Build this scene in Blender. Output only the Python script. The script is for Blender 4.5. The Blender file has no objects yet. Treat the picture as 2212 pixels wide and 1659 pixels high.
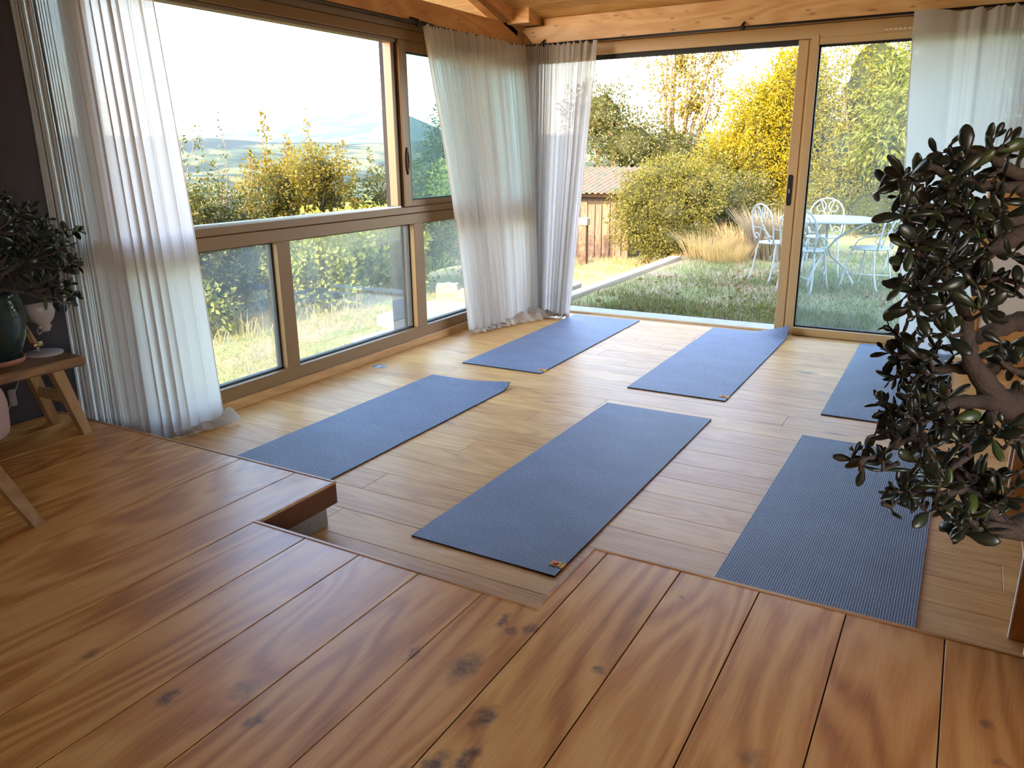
import bpy, bmesh, math, random
import numpy as np
from mathutils import Vector, Matrix, Quaternion, noise as mnoise

random.seed(7); np.random.seed(7)
S = bpy.context.scene
COL = S.collection
PI = math.pi

# ------------------------------------------------------------------ camera
CAM_R = Vector((0.867756, 0.496881, -0.010485))
CAM_U = Vector((-0.132645, 0.251879, 0.958625))
CAM_F = Vector((-0.478963, 0.830462, -0.284478))
CAM_P = Vector((3.56493, -6.40799, 1.42))
cd = bpy.data.cameras.new('camera'); cam = bpy.data.objects.new('camera', cd); COL.objects.link(cam)
cd.sensor_width = 36.0; cd.lens = 1677.88 / 2212 * 36.0; cd.clip_start = 0.05; cd.clip_end = 20000
cam.matrix_world = Matrix(((CAM_R.x, CAM_U.x, -CAM_F.x, CAM_P.x), (CAM_R.y, CAM_U.y, -CAM_F.y, CAM_P.y),
                           (CAM_R.z, CAM_U.z, -CAM_F.z, CAM_P.z), (0, 0, 0, 1)))
S.camera = cam

# ------------------------------------------------------------------ sky, sun, exposure
SUN_ELEV = math.radians(25)
LIGHT_DIR = Vector((0.12, 1.0, -math.tan(SUN_ELEV) * 1.007)).normalized()   # late sun from behind the house
w = bpy.data.worlds.new('sky'); S.world = w; w.use_nodes = True
nt = w.node_tree; nt.nodes.clear()
sky = nt.nodes.new('ShaderNodeTexSky'); sky.sky_type = 'NISHITA'; sky.sun_disc = False
sky.sun_elevation = SUN_ELEV; sky.sun_rotation = PI; sky.air_density = 1.0; sky.dust_density = 1.5; sky.ozone_density = 1.0
bg = nt.nodes.new('ShaderNodeBackground'); bg.inputs['Strength'].default_value = 1.5
wo = nt.nodes.new('ShaderNodeOutputWorld')
wb_ = nt.nodes.new('ShaderNodeMix'); wb_.data_type = 'RGBA'; wb_.blend_type = 'MULTIPLY'      # white balance of the photograph
wb_.inputs[0].default_value = 1.0; wb_.inputs[7].default_value = (1.05, 0.96, 0.95, 1)
nt.links.new(sky.outputs[0], wb_.inputs[6]); nt.links.new(wb_.outputs[2], bg.inputs[0]); nt.links.new(bg.outputs[0], wo.inputs[0])
ld = bpy.data.lights.new('sun', 'SUN'); ld.energy = 9.0; ld.angle = math.radians(0.8); ld.color = (1.0, 0.78, 0.44)
sun = bpy.data.objects.new('sun', ld); COL.objects.link(sun)
sun.rotation_euler = LIGHT_DIR.to_track_quat('-Z', 'Y').to_euler()
S.view_settings.view_transform = 'Standard'; S.view_settings.look = 'None'
S.view_settings.exposure = 0.95; S.view_settings.gamma = 1.0; S.view_settings.use_curve_mapping = False
cy = S.cycles
cy.max_bounces = 7; cy.diffuse_bounces = 3; cy.glossy_bounces = 3; cy.transmission_bounces = 4
cy.transparent_max_bounces = 16; cy.volume_bounces = 0; cy.sample_clamp_indirect = 6.0
cy.caustics_reflective = False; cy.caustics_refractive = False

# ------------------------------------------------------------------ helpers
def link(o):
    COL.objects.link(o); return o

class MB:
    """collects pieces of geometry (world or local coordinates) into one mesh"""
    def __init__(s): s.v = []; s.f = []; s.sm = []
    def add(s, verts, faces, smooth=False):
        b = len(s.v); s.v.extend(tuple(p) for p in verts)
        s.f.extend(tuple(i + b for i in f) for f in faces); s.sm.extend([smooth] * len(faces)); return s
    def box(s, lo, hi, bev=0.0, M=None):
        if bev <= 0:
            x0, y0, z0 = lo; x1, y1, z1 = hi
            vs = [(x0,y0,z0),(x1,y0,z0),(x1,y1,z0),(x0,y1,z0),(x0,y0,z1),(x1,y0,z1),(x1,y1,z1),(x0,y1,z1)]
            fs = [(0,3,2,1),(4,5,6,7),(0,1,5,4),(1,2,6,5),(2,3,7,6),(3,0,4,7)]
        else:
            bm = bmesh.new(); bmesh.ops.create_cube(bm, size=1)
            for v in bm.verts:
                v.co = Vector([(lo[i] + hi[i]) / 2 + v.co[i] * (hi[i] - lo[i]) for i in range(3)])
            bmesh.ops.bevel(bm, geom=bm.edges[:], offset=bev, segments=1, affect='EDGES', profile=0.5)
            bm.verts.index_update()
            vs = [v.co.copy() for v in bm.verts]; fs = [[v.index for v in f.verts] for f in bm.faces]; bm.free()
        if M is not None: vs = [M @ Vector(v) for v in vs]
        return s.add(vs, fs)
    def tube(s, pts, rad, n=8, closed=False, cap=True):
        pts = [Vector(p) for p in pts]; m = len(pts)
        rads = rad if isinstance(rad, (list, tuple)) else [rad] * m
        tang = []
        for i in range(m):
            a = pts[(i - 1) % m] if (closed or i > 0) else pts[i]
            b = pts[(i + 1) % m] if (closed or i < m - 1) else pts[i]
            d = b - a; tang.append(d.normalized() if d.length > 1e-9 else Vector((0, 0, 1)))
        nrm = tang[0].orthogonal().normalized(); vs = []
        for i in range(m):
            t = tang[i]; nrm = (nrm - t * nrm.dot(t))
            nrm = nrm.normalized() if nrm.length > 1e-6 else t.orthogonal().normalized()
            bn = t.cross(nrm)
            for k in range(n):
                a = 2 * PI * k / n
                vs.append(pts[i] + (nrm * math.cos(a) + bn * math.sin(a)) * rads[i])
        fs = []
        for i in range(m if closed else m - 1):
            j = (i + 1) % m
            for k in range(n):
                k2 = (k + 1) % n; fs.append((i*n+k, i*n+k2, j*n+k2, j*n+k))
        if cap and not closed:
            fs.append(tuple(range(n))[::-1]); fs.append(tuple((m-1)*n + k for k in range(n)))
        return s.add(vs, fs, True)
    def lathe(s, prof, n=24, c=(0, 0, 0), M=None, smooth=True):
        vs = []; fs = []
        for (r, z) in prof:
            for k in range(n):
                a = 2 * PI * k / n; vs.append(Vector((c[0] + r*math.cos(a), c[1] + r*math.sin(a), c[2] + z)))
        for i in range(len(prof) - 1):
            for k in range(n):
                k2 = (k + 1) % n; fs.append((i*n+k, i*n+k2, (i+1)*n+k2, (i+1)*n+k))
        if prof[0][0] > 1e-5: fs.append(tuple(range(n))[::-1])
        if prof[-1][0] > 1e-5: fs.append(tuple((len(prof)-1)*n + k for k in range(n)))
        if M is not None: vs = [M @ v for v in vs]
        return s.add(vs, fs, smooth)
    def prism(s, poly, axis, a, b):
        """extrude a polygon (2-D) along axis between a and b; the 2-D coordinates are the other two axes in order"""
        def P(p, t):
            q = list(p); q.insert(axis, t); return tuple(q)
        n = len(poly)
        vs = [P(p, a) for p in poly] + [P(p, b) for p in poly]
        fs = [tuple(range(n)), tuple(range(n, 2*n))[::-1]] + [(i, i+n, (i+1) % n + n, (i+1) % n) for i in range(n)]
        return s.add(vs, fs)
    def mesh(s, name, mat):
        me = bpy.data.meshes.new(name); me.from_pydata(s.v, [], s.f)
        me.polygons.foreach_set('use_smooth', s.sm); me.materials.append(mat)
        bm = bmesh.new(); bm.from_mesh(me); bmesh.ops.recalc_face_normals(bm, faces=bm.faces[:]); bm.to_mesh(me); bm.free()
        return me
    def obj(s, name, mat, parent=None, label=None, kind=None):
        o = bpy.data.objects.new(name, s.mesh(name, mat)); put(o, parent)
        if label: o['label'] = label
        if kind: o['kind'] = kind
        return o

def base_matrix(o):
    m = o.matrix_basis.copy()
    if o.parent: m = base_matrix(o.parent) @ o.matrix_parent_inverse @ m
    return m

def put(o, parent=None):
    """link; vertices stay in world coordinates under the parent"""
    link(o)
    if parent is not None:
        o.parent = parent; o.matrix_parent_inverse = base_matrix(parent).inverted()
    return o

def tag(o, label, cat=None, group=None, kind=None):
    o['label'] = label
    if cat: o['category'] = cat
    if group: o['group'] = group
    if kind: o['kind'] = kind
    return o

def thing(name, label, cat, loc=(0, 0, 0), rz=0, group=None):
    o = bpy.data.objects.new(name, None); o.location = loc; o.rotation_euler = (0, 0, rz); o.empty_display_size = 0.1
    link(o); return tag(o, label, cat, group)

def struct(name, label, mb=None, mat=None, loc=(0, 0, 0)):
    if mb is None:
        o = bpy.data.objects.new(name, None); o.location = loc; link(o)
    else:
        o = mb.obj(name, mat)
    o['label'] = label; o['kind'] = 'structure'; return o

def dup(root, loc, rz, label, group=None):
    r = root.copy(); link(r); r.location = loc; r.rotation_euler = (0, 0, rz); r['label'] = label
    if group: r['group'] = group
    for ch in root.children:
        c = ch.copy(); link(c); c.parent = r
        for g in ch.children:
            d = g.copy(); link(d); d.parent = c
    return r

def raw_mesh(name, V, F, mat, smooth=False):
    """numpy arrays -> mesh; F has a constant number of corners"""
    me = bpy.data.meshes.new(name); nv, nf, k = len(V), len(F), F.shape[1]
    me.vertices.add(nv); me.vertices.foreach_set('co', np.ascontiguousarray(V, dtype=np.float32).ravel())
    me.loops.add(nf * k); me.loops.foreach_set('vertex_index', np.ascontiguousarray(F, dtype=np.int32).ravel())
    me.polygons.add(nf); me.polygons.foreach_set('loop_start', np.arange(0, nf * k, k, dtype=np.int32))
    try: me.polygons.foreach_set('loop_total', np.full(nf, k, dtype=np.int32))
    except Exception: pass
    me.polygons.foreach_set('use_smooth', np.full(nf, smooth)); me.update(calc_edges=True); me.validate()
    me.materials.append(mat); return me

# ------------------------------------------------------------------ materials
class N:
    """small node-tree writer"""
    def __init__(s, name):
        s.m = bpy.data.materials.new(name); s.m.use_nodes = True; s.t = s.m.node_tree; s.t.nodes.clear()
        s.out = s.t.nodes.new('ShaderNodeOutputMaterial')
    def n(s, typ, ins=None, **kw):
        nd = s.t.nodes.new('ShaderNode' + typ)
        for k, v in kw.items(): setattr(nd, k, v)
        for k, v in (ins or {}).items(): s.set(nd.inputs[k], v)
        return nd
    def set(s, sock, v):
        if isinstance(v, bpy.types.NodeSocket): s.t.links.new(v, sock)
        elif isinstance(v, bpy.types.Node): s.t.links.new(v.outputs[0], sock)
        else:
            if sock.type == 'RGBA' and len(v) == 3: v = (*v, 1)
            sock.default_value = v
    def ramp(s, fac, stops, interp='LINEAR'):
        r = s.n('ValToRGB', {'Fac': fac}); r.color_ramp.interpolation = interp
        e = r.color_ramp.elements
        while len(e) < len(stops): e.new(0.5)
        for i, (p, c) in enumerate(stops):
            e[i].position = p; e[i].color = (*c, 1) if len(c) == 3 else c
        return r
    def mix(s, fac, a, b, mode='MIX'):
        m = s.n('Mix', data_type='RGBA', blend_type=mode); s.set(m.inputs[0], fac); s.set(m.inputs[6], a); s.set(m.inputs[7], b)
        return m.outputs[2]
    def math(s, op, a, b=0.0, c=0.0):
        m = s.n('Math', operation=op); s.set(m.inputs[0], a); s.set(m.inputs[1], b); s.set(m.inputs[2], c); return m.outputs[0]
    def coord(s, kind='Object'): return s.n('TexCoord').outputs[kind]
    def mapping(s, vec, scale=(1, 1, 1), loc=(0, 0, 0), rot=(0, 0, 0)):
        return s.n('Mapping', {'Vector': vec, 'Scale': scale, 'Location': loc, 'Rotation': rot}).outputs[0]
    def noise(s, vec, scale=5, detail=3, rough=0.5, dist=0.0):
        return s.n('TexNoise', {'Vector': vec, 'Scale': scale, 'Detail': detail, 'Roughness': rough, 'Distortion': dist}).outputs[0]
    def bump(s, h, strength=0.2, dist=0.01): return s.n('Bump', {'Height': h, 'Strength': strength, 'Distance': dist}).outputs[0]
    def principled(s, col, rough=0.5, normal=None, metal=0.0, spec=0.5, **kw):
        p = s.n('BsdfPrincipled', {'Base Color': col, 'Roughness': rough, 'Metallic': metal, 'Specular IOR Level': spec})
        for k, v in kw.items(): s.set(p.inputs[k], v)
        if normal is not None: s.set(p.inputs['Normal'], normal)
        s.t.links.new(p.outputs[0], s.out.inputs[0]); return s.m
    def shader(s, sh): s.set(s.out.inputs[0], sh); return s.m

def plain(name, col, rough=0.5, metal=0.0, var=0.08, scale=8, bump=0.0, spec=0.5):
    a = N(name); v = a.noise(a.coord(), scale, 4)
    c = a.mix(v, [x * (1 - var) for x in col], [min(1, x * (1 + var)) for x in col])
    nb = a.bump(a.noise(a.coord(), scale * 6, 4), bump, 0.01) if bump else None
    return a.principled(c, rough, nb, metal, spec)

def wood(name, dark, mid, light, rough=0.4, grain=1.0, tint=0.25, knot=0.5, knotcol=(0.05, 0.03, 0.02), kscale=(1.1, 4.0, 4.0), spots=None, axis='X', spec=0.5, cw=0.20, flat=False):
    a = N(name)
    p = a.coord()
    if axis == 'Y': p = a.mapping(p, rot=(0, 0, PI / 2))
    if axis == 'Z': p = a.mapping(p, rot=(0, PI / 2, 0))
    rnd = a.n('ObjectInfo').outputs['Random']
    off = a.n('CombineXYZ', {0: a.math('MULTIPLY', rnd, 37.0), 1: a.math('MULTIPLY', rnd, 19.0), 2: a.math('MULTIPLY', rnd, 53.0)})
    q = a.n('VectorMath', {0: p, 1: off}, operation='ADD').outputs[0]
    big = a.noise(a.mapping(q, (0.9, 5.0, 5.0)), 1.0, 2, 0.5, 0.4)
    warp = a.n('VectorMath', {0: q, 1: a.n('CombineXYZ', {0: 0.0, 1: a.math('MULTIPLY', big, 0.16), 2: 0.0})}, operation='ADD').outputs[0]
    fld_ = a.noise(a.mapping(q, (0.55, 3.4 * grain, 3.4 * grain)), 1.0, 2, 0.45, 0.35)
    cath = a.math('ADD', 0.5, a.math('MULTIPLY', a.math('SINE', a.math('ADD', a.math('MULTIPLY', fld_, 95.0), a.math('MULTIPLY', a.noise(a.mapping(q, (3.0, 22.0, 22.0)), 1.0, 3, 0.6), 5.0))), 0.5))
    fine = a.noise(a.mapping(warp, (5.0, 160.0, 160.0)), 1.0, 3, 0.6)
    blot = a.noise(a.mapping(q, (1.4, 3.2, 3.2)), 1.0, 3, 0.6, 0.5)
    f = a.math('ADD', a.math('MULTIPLY', cath, cw), a.math('ADD', a.math('MULTIPLY', fine, 0.34), a.math('MULTIPLY', blot, 0.52)))
    col = a.ramp(f, [(0.28, dark), (0.5, mid), (0.74, light)]).outputs[0]
    hsv = a.n('HueSaturation', {'Color': col, 'Hue': a.math('ADD', 0.5, a.math('MULTIPLY', a.math('SUBTRACT', rnd, 0.5), 0.006)),
                                'Value': a.math('ADD', 1.0 - tint / 2, a.math('MULTIPLY', rnd, tint)), 'Saturation': 1.0})
    col = hsv.outputs[0]
    if knot:
        kv = (a.mapping(a.n('VectorMath', {0: q, 1: a.n('CombineXYZ', {1: a.math('MULTIPLY', a.noise(q, 14, 2), 0.05), 0: a.math('MULTIPLY', a.noise(q, 11, 2), 0.09)})}, operation='ADD').outputs[0], kscale))
        if flat: kv = a.n('CombineXYZ', {0: a.n('SeparateXYZ', {0: kv}).outputs[0], 1: a.n('SeparateXYZ', {0: kv}).outputs[2]}).outputs[0]
        kn = a.n('TexVoronoi', {'Vector': kv, 'Scale': 1.0, 'Randomness': 1.0}, voronoi_dimensions='2D' if flat else '3D')
        keep = a.math('GREATER_THAN', a.n('SeparateColor', {0: kn.outputs['Color']}).outputs[0], 0.62)
        m = a.n('MapRange', {'Value': kn.outputs['Distance'], 'From Min': 0.03, 'From Max': 0.17, 'To Min': 1.0, 'To Max': 0.0}, interpolation_type='SMOOTHSTEP').outputs[0]
        m = a.math('MULTIPLY', a.math('MULTIPLY', m, keep), knot)
        col = a.mix(m, col, knotcol)
    if spots:
        # the large dark knots of the boards, at their place on the floor
        g = a.n('NewGeometry').outputs['Position']
        wob = a.n('VectorMath', {0: a.n('TexNoise', {'Vector': g, 'Scale': 28.0, 'Detail': 4.0}).outputs['Color'], 1: (0.5, 0.5, 0.5)}, operation='SUBTRACT').outputs[0]
        g = a.n('VectorMath', {0: g, 1: a.n('VectorMath', {0: wob, 'Scale': 0.05}, operation='SCALE').outputs[0]}, operation='ADD').outputs[0]
        tot = None
        for (x, y, rx, ry, st) in spots:
            d = a.n('VectorMath', {0: a.mapping(g, (1 / rx, 1 / ry, 0), (-x / rx, -y / ry, 0))}, operation='LENGTH').outputs['Value']
            k = a.math('MULTIPLY', a.n('MapRange', {'Value': d, 'From Min': 0.25, 'From Max': 1.0, 'To Min': 1.0, 'To Max': 0.0}, interpolation_type='SMOOTHSTEP').outputs[0], st)
            tot = k if tot is None else a.math('MAXIMUM', tot, k)
        tot = a.math('MULTIPLY', tot, a.n('MapRange', {'Value': a.noise(a.n('NewGeometry').outputs['Position'], 45, 4, 0.65), 'From Min': 0.3, 'From Max': 0.6, 'To Min': 0.45, 'To Max': 1.0}).outputs[0])
        col = a.mix(tot, col, knotcol)
    rr = a.math('ADD', rough, a.math('MULTIPLY', a.math('SUBTRACT', fine, 0.5), 0.25))
    nb = a.bump(a.math('ADD', a.math('MULTIPLY', fine, 0.6), a.math('MULTIPLY', cath, 0.25)), 0.07, 0.003)
    return a.principled(col, rr, nb, 0, spec)

OAK_LOW = wood('oak_floor_boards', (0.50, 0.245, 0.076), (0.71, 0.395, 0.135), (0.86, 0.55, 0.23), rough=0.42, tint=0.14, knot=0.75, knotcol=(0.10, 0.085, 0.085), kscale=(1.5, 5.0, 5.0), spec=0.26, cw=0.13, grain=1.5)
KNOTS = [(2.62, -5.02, .05, .10, .8), (2.47, -5.03, .02, .05, .7), (2.76, -5.15, .035, .06, .9), (2.60, -4.80, .02, .05, .9), (2.64, -4.83, .03, .03, .9), (2.685, -4.80, .025, .035, .85),
         (2.79, -5.28, .03, .06, .95), (2.74, -5.33, .035, .07, .9), (2.70, -5.40, .04, .05, .95), (2.77, -5.42, .03, .05, .95), (2.68, -5.46, .05, .05, .95),
         (2.915, -4.87, .022, .025, .75), (3.0, -4.45, .014, .014, .7), (3.76, -4.62, .02, .025, .7), (3.32, -4.98, .04, .05, .45), (2.2, -5.35, .05, .06, .6), (2.30, -5.42, .03, .05, .7), (1.33, -4.42, .05, .05, .5),
         (2.06, -5.46, .03, .05, .8), (1.73, -5.45, .02, .05, .7), (3.78, -4.74, .03, .02, .6)]
OAK_UP = wood('oak_platform_boards', (0.33, 0.120, 0.026), (0.56, 0.240, 0.058), (0.70, 0.365, 0.108), rough=0.34, tint=0.10, knot=0.5, knotcol=(0.075, 0.042, 0.034), spots=KNOTS, kscale=(0.9, 3.2, 3.2), grain=0.8, spec=0.4, cw=0.26)
OAK_EDGE = wood('oak_edging', (0.28, 0.13, 0.05), (0.44, 0.22, 0.09), (0.56, 0.32, 0.14), rough=0.4, knot=0)
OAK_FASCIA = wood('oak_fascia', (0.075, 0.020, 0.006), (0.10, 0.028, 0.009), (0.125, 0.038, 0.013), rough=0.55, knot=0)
OAK_SILL = wood('oak_sill', (0.34, 0.16, 0.05), (0.44, 0.23, 0.08), (0.52, 0.29, 0.11), rough=0.45, knot=0, axis='Y')
PINE = wood('pine_beam', (0.58, 0.27, 0.09), (0.72, 0.40, 0.16), (0.82, 0.52, 0.25), rough=0.5, grain=0.6, tint=0.1, knot=0.55, knotcol=(0.20, 0.07, 0.025), kscale=(5.0, 1.0, 14.0), flat=True)
PINE_Y = wood('pine_beam_lengthwise', (0.46, 0.18, 0.055), (0.60, 0.28, 0.10), (0.70, 0.38, 0.16), rough=0.5, grain=0.6, tint=0.1, knot=0.55, knotcol=(0.24, 0.09, 0.03), kscale=(5.0, 1.0, 14.0), axis='Y', flat=True)
PINE_CEIL = wood('pine_ceiling_boards', (0.48, 0.23, 0.06), (0.64, 0.36, 0.12), (0.74, 0.47, 0.18), rough=0.5, grain=0.8, tint=0.16, knot=0.5, knotcol=(0.22, 0.09, 0.03), kscale=(1.6, 6, 6))
OAK_STOOL = wood('oak_stool', (0.15, 0.065, 0.024), (0.23, 0.11, 0.042), (0.30, 0.16, 0.066), rough=0.5, knot=0, axis='Y')
OAK_LEG = wood('oak_legs', (0.15, 0.065, 0.024), (0.23, 0.11, 0.042), (0.30, 0.16, 0.066), rough=0.5, knot=0, axis='Z')
CABINET = wood('cabinet_wood', (0.42, 0.16, 0.045), (0.56, 0.25, 0.08), (0.66, 0.34, 0.12), rough=0.42, knot=0, axis='Z', grain=0.6)
SHED_WOOD = wood('weathered_shed_boards', (0.06, 0.037, 0.022), (0.105, 0.065, 0.04), (0.16, 0.11, 0.07), rough=0.8, knot=0.3, axis='Z')
FRAME = plain('beige_lacquered_aluminium', (0.62, 0.42, 0.205), 0.42, 0.0, 0.03, 3, 0.0, 0.5)
FRAME_L = plain('beige_lacquered_aluminium_shaded', (0.21, 0.108, 0.036), 0.42, 0.0, 0.03, 3, 0.0, 0.5)  # same beige lacquer, with the left side's shade put into the colour
FRAME_DK = plain('brown_track_aluminium', (0.20, 0.14, 0.10), 0.4, 0.3, 0.05)
GASKET = plain('black_rubber_gasket', (0.015, 0.014, 0.014), 0.6)
POST = plain('dark_grey_post', (0.010, 0.009, 0.011), 0.6, 0.0, 0.05, 8, 0.0, 0.15)
IRON = plain('black_iron', (0.03, 0.024, 0.022), 0.45, 0.6)
WHITE_IRON = plain('white_painted_iron', (0.36, 0.38, 0.38), 0.45, 0, 0.05, 12)
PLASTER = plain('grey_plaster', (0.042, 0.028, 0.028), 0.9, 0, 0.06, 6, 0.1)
PLASTER_W = plain('warm_plaster', (0.50, 0.36, 0.24), 0.9, 0, 0.04, 6, 0.1)
CONCRETE = plain('concrete', (0.42, 0.41, 0.39), 0.85, 0, 0.22, 9, 0.3)
CONC_WARM = plain('pale_paving', (0.27, 0.235, 0.19), 0.85, 0, 0.15, 7, 0.3)
BLOCK = plain('rough_grey_block', (0.30, 0.26, 0.21), 0.95, 0, 0.25, 14, 0.6)
STONE = plain('yellow_limestone', (0.32, 0.255, 0.165), 0.9, 0, 0.25, 12, 0.5)
WHITE_EDGE = plain('white_edge_banding', (0.85, 0.80, 0.74), 0.35, 0, 0.02)
WHITE_PANEL = plain('cream_panel', (0.80, 0.71, 0.62), 0.5, 0, 0.02)
LAMP_WHITE = plain('white_lamp_enamel', (0.30, 0.24, 0.22), 0.4, 0, 0.02)
CERAMIC = plain('dark_green_glazed_ceramic', (0.014, 0.028, 0.024), 0.14, 0, 0.35, 5)
TERRACOTTA = plain('terracotta', (0.34, 0.13, 0.07), 0.8, 0, 0.15, 9, 0.2)
SOIL = plain('potting_soil', (0.05, 0.032, 0.02), 1.0, 0, 0.4, 40, 0.6)
FLEECE = plain('dusty_pink_fleece', (0.34, 0.21, 0.18), 1.0, 0, 0.12, 60, 0.5)
YELLOW = plain('yellow_cloth_tag', (0.80, 0.46, 0.03), 0.7, 0, 0.05, 200)
RED_PRINT = plain('red_print', (0.75, 0.06, 0.02), 0.7)
INK = plain('dark_print', (0.10, 0.05, 0.01), 0.7)
STEEL = plain('brushed_steel', (0.42, 0.46, 0.48), 0.32, 0.8, 0.05)
BRASS = plain('dull_brass', (0.35, 0.22, 0.09), 0.4, 0.7)
BARK = plain('grey_brown_bark', (0.13, 0.085, 0.06), 0.9, 0, 0.3, 30, 0.5)
JADE_BARK = plain('jade_plant_bark', (0.06, 0.040, 0.030), 0.85, 0, 0.3, 40, 0.5)
INNER = plain('dark_gap_core', (0.035, 0.036, 0.016), 1.0, 0, 0.5, 20, 0, 0.0)  # dark tint of the bush cores, shade painted into the foliage gaps

def roof_mat():
    a = N('mossy_corrugated_roof'); v = a.noise(a.coord(), 3.5, 5, 0.7)
    c = a.ramp(v, [(0.35, (0.06, 0.047, 0.03)), (0.5, (0.10, 0.075, 0.05)), (0.62, (0.05, 0.062, 0.04))])
    return a.principled(c, 0.9)
ROOF = roof_mat()

def glass_mat(name, tint, dust, refl_tint=(1, 1, 1)):
    a = N(name)
    lw = a.n('LayerWeight', {'Blend': 0.32}).outputs['Fresnel']
    tr = a.n('BsdfTransparent', {'Color': tint})
    gl = a.n('BsdfGlossy', {'Color': refl_tint, 'Roughness': 0.01})
    df = a.n('BsdfDiffuse', {'Color': (0.75, 0.85, 0.88)})
    tl = a.n('BsdfTranslucent', {'Color': (0.75, 0.85, 0.88)})
    dd = a.n('MixShader', {0: 0.6, 1: df, 2: tl})
    # streaky dust
    sm = a.noise(a.mapping(a.coord(), (2.2, 2.2, 1.0)), 1.6, 4, 0.6, 1.2)
    dm = a.math('MULTIPLY', a.n('MapRange', {'Value': sm, 'From Min': 0.3, 'From Max': 0.7, 'To Min': 0.5, 'To Max': 1.4}).outputs[0], dust)
    m1 = a.n('MixShader', {0: a.math('MULTIPLY', lw, 0.28), 1: tr, 2: gl})
    return a.shader(a.n('MixShader', {0: dm, 1: m1, 2: dd}))
GLASS = glass_mat('dusty_window_glass', (0.84, 0.92, 0.92), 0.042)
GLASS_TEAL = glass_mat('double_window_glass', (0.52, 0.66, 0.66), 0.06)
GLASS_CLEAR = glass_mat('gable_glass', (0.9, 0.92, 0.9), 0.03)

def sheer_mat(name, open_=0.30, k=1.0):
    a = N(name)
    p = a.coord()
    u = a.n('TexWave', {'Vector': a.mapping(p, (1, 1, 1)), 'Scale': 190.0, 'Distortion': 2.0, 'Detail': 2.0}, bands_direction='Z').outputs['Fac']
    slub = a.noise(a.mapping(p, (60, 60, 420)), 1.0, 3, 0.6)
    slub2 = a.noise(a.mapping(p, (420, 420, 50)), 1.0, 3, 0.6)
    t = a.math('ADD', a.math('MULTIPLY', slub, 0.5), a.math('ADD', a.math('MULTIPLY', slub2, 0.35), a.math('MULTIPLY', u, 0.15)))
    op = a.n('MapRange', {'Value': t, 'From Min': 0.36, 'From Max': 0.64, 'To Min': open_ * 2.0, 'To Max': 0.0}).outputs[0]
    # a woven sheet closes up when it is seen at a slant
    face = a.n('LayerWeight', {'Blend': 0.5}).outputs['Facing']
    op = a.math('MULTIPLY', op, a.n('MapRange', {'Value': face, 'From Min': 0.15, 'From Max': 0.95, 'To Min': 1.0, 'To Max': 0.05}).outputs[0])
    tr = a.n('BsdfTransparent', {'Color': (1, 1, 1)})
    di = a.n('BsdfDiffuse', {'Color': (0.74, 0.69, 0.64)})
    tl = a.n('BsdfTranslucent', {'Color': (0.92 * k, 0.85 * k, 0.78 * k)})
    cl = a.n('MixShader', {0: 0.62, 1: di, 2: tl})
    return a.shader(a.n('MixShader', {0: op, 1: cl, 2: tr}))
SHEER = sheer_mat('sheer_white_linen', 0.055)
SHEER_MID = sheer_mat('fine_white_linen', 0.035, 0.66)
SHEER_DENSE = sheer_mat('dense_white_linen', 0.04, 0.60)
SHEER_HEAD = sheer_mat('sheer_linen_heading', 0.02)

def mat_fabric():
    a = N('blue_grey_woven_yoga_mat')
    p = a.coord()
    rib = a.n('TexWave', {'Vector': p, 'Scale': 38.0, 'Distortion': 0.5, 'Detail': 2.0, 'Detail Scale': 4.0}, bands_direction='X').outputs['Fac']
    wef = a.n('TexWave', {'Vector': p, 'Scale': 60.0, 'Distortion': 0.6, 'Detail': 1.0}, bands_direction='Y').outputs['Fac']
    sp = a.noise(a.mapping(p, (260, 110, 10)), 1.0, 4, 0.7)
    f = a.math('ADD', a.math('MULTIPLY', rib, 0.38), a.math('ADD', a.math('MULTIPLY', wef, 0.0), a.math('MULTIPLY', sp, 0.76)))
    c = a.ramp(f, [(0.34, (0.022, 0.030, 0.062)), (0.52, (0.090, 0.120, 0.200)), (0.66, (0.22, 0.27, 0.39)), (0.82, (0.44, 0.50, 0.62))])
    cloud = a.noise(a.mapping(p, (3, 5, 1)), 1.0, 3)
    c = a.mix(0.35, c.outputs[0], a.ramp(cloud, [(0.35, (0.75, 0.75, 0.75)), (0.65, (1.15, 1.15, 1.15))]).outputs[0], 'MULTIPLY')
    return a.principled(c, 0.62, a.bump(f, 0.35, 0.003), 0, 0.5)
MATFAB = mat_fabric()
MATEDGE = plain('mat_edge_rubber', (0.02, 0.016, 0.02), 0.8)

def leaf_mat(name, cols, trans=0.45, gloss=0.012, rough=0.45):
    """cols: list of colours spread over the leaves"""
    a = N(name)
    rnd = a.n('NewGeometry').outputs['Random Per Island']
    big = a.noise(a.coord(), 1.3, 3)
    f = a.math('ADD', a.math('MULTIPLY', rnd, 0.75), a.math('MULTIPLY', big, 0.25))
    n = len(cols)
    c = a.ramp(f, [(0.1 + 0.8 * i / max(1, n - 1), cols[i]) for i in range(n)]).outputs[0]
    di = a.n('BsdfDiffuse', {'Color': c}); tl = a.n('BsdfTranslucent', {'Color': a.mix(1.0, c, (1.1, 1.1, 0.5), 'MULTIPLY')})
    gl = a.n('BsdfGlossy', {'Color': (1, 1, 1), 'Roughness': rough})
    m = a.n('MixShader', {0: trans, 1: di, 2: tl})
    return a.shader(a.n('MixShader', {0: gloss, 1: m, 2: gl}))
L_GOLD = leaf_mat('golden_leaves', [(0.127, 0.086, 0.009), (0.163, 0.119, 0.012), (0.099, 0.091, 0.013), (0.190, 0.141, 0.022)])
L_DARK = leaf_mat('dark_green_leaves', [(0.020, 0.033, 0.008), (0.049, 0.062, 0.012), (0.083, 0.083, 0.015), (0.132, 0.108, 0.020)], gloss=0.03)
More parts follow.
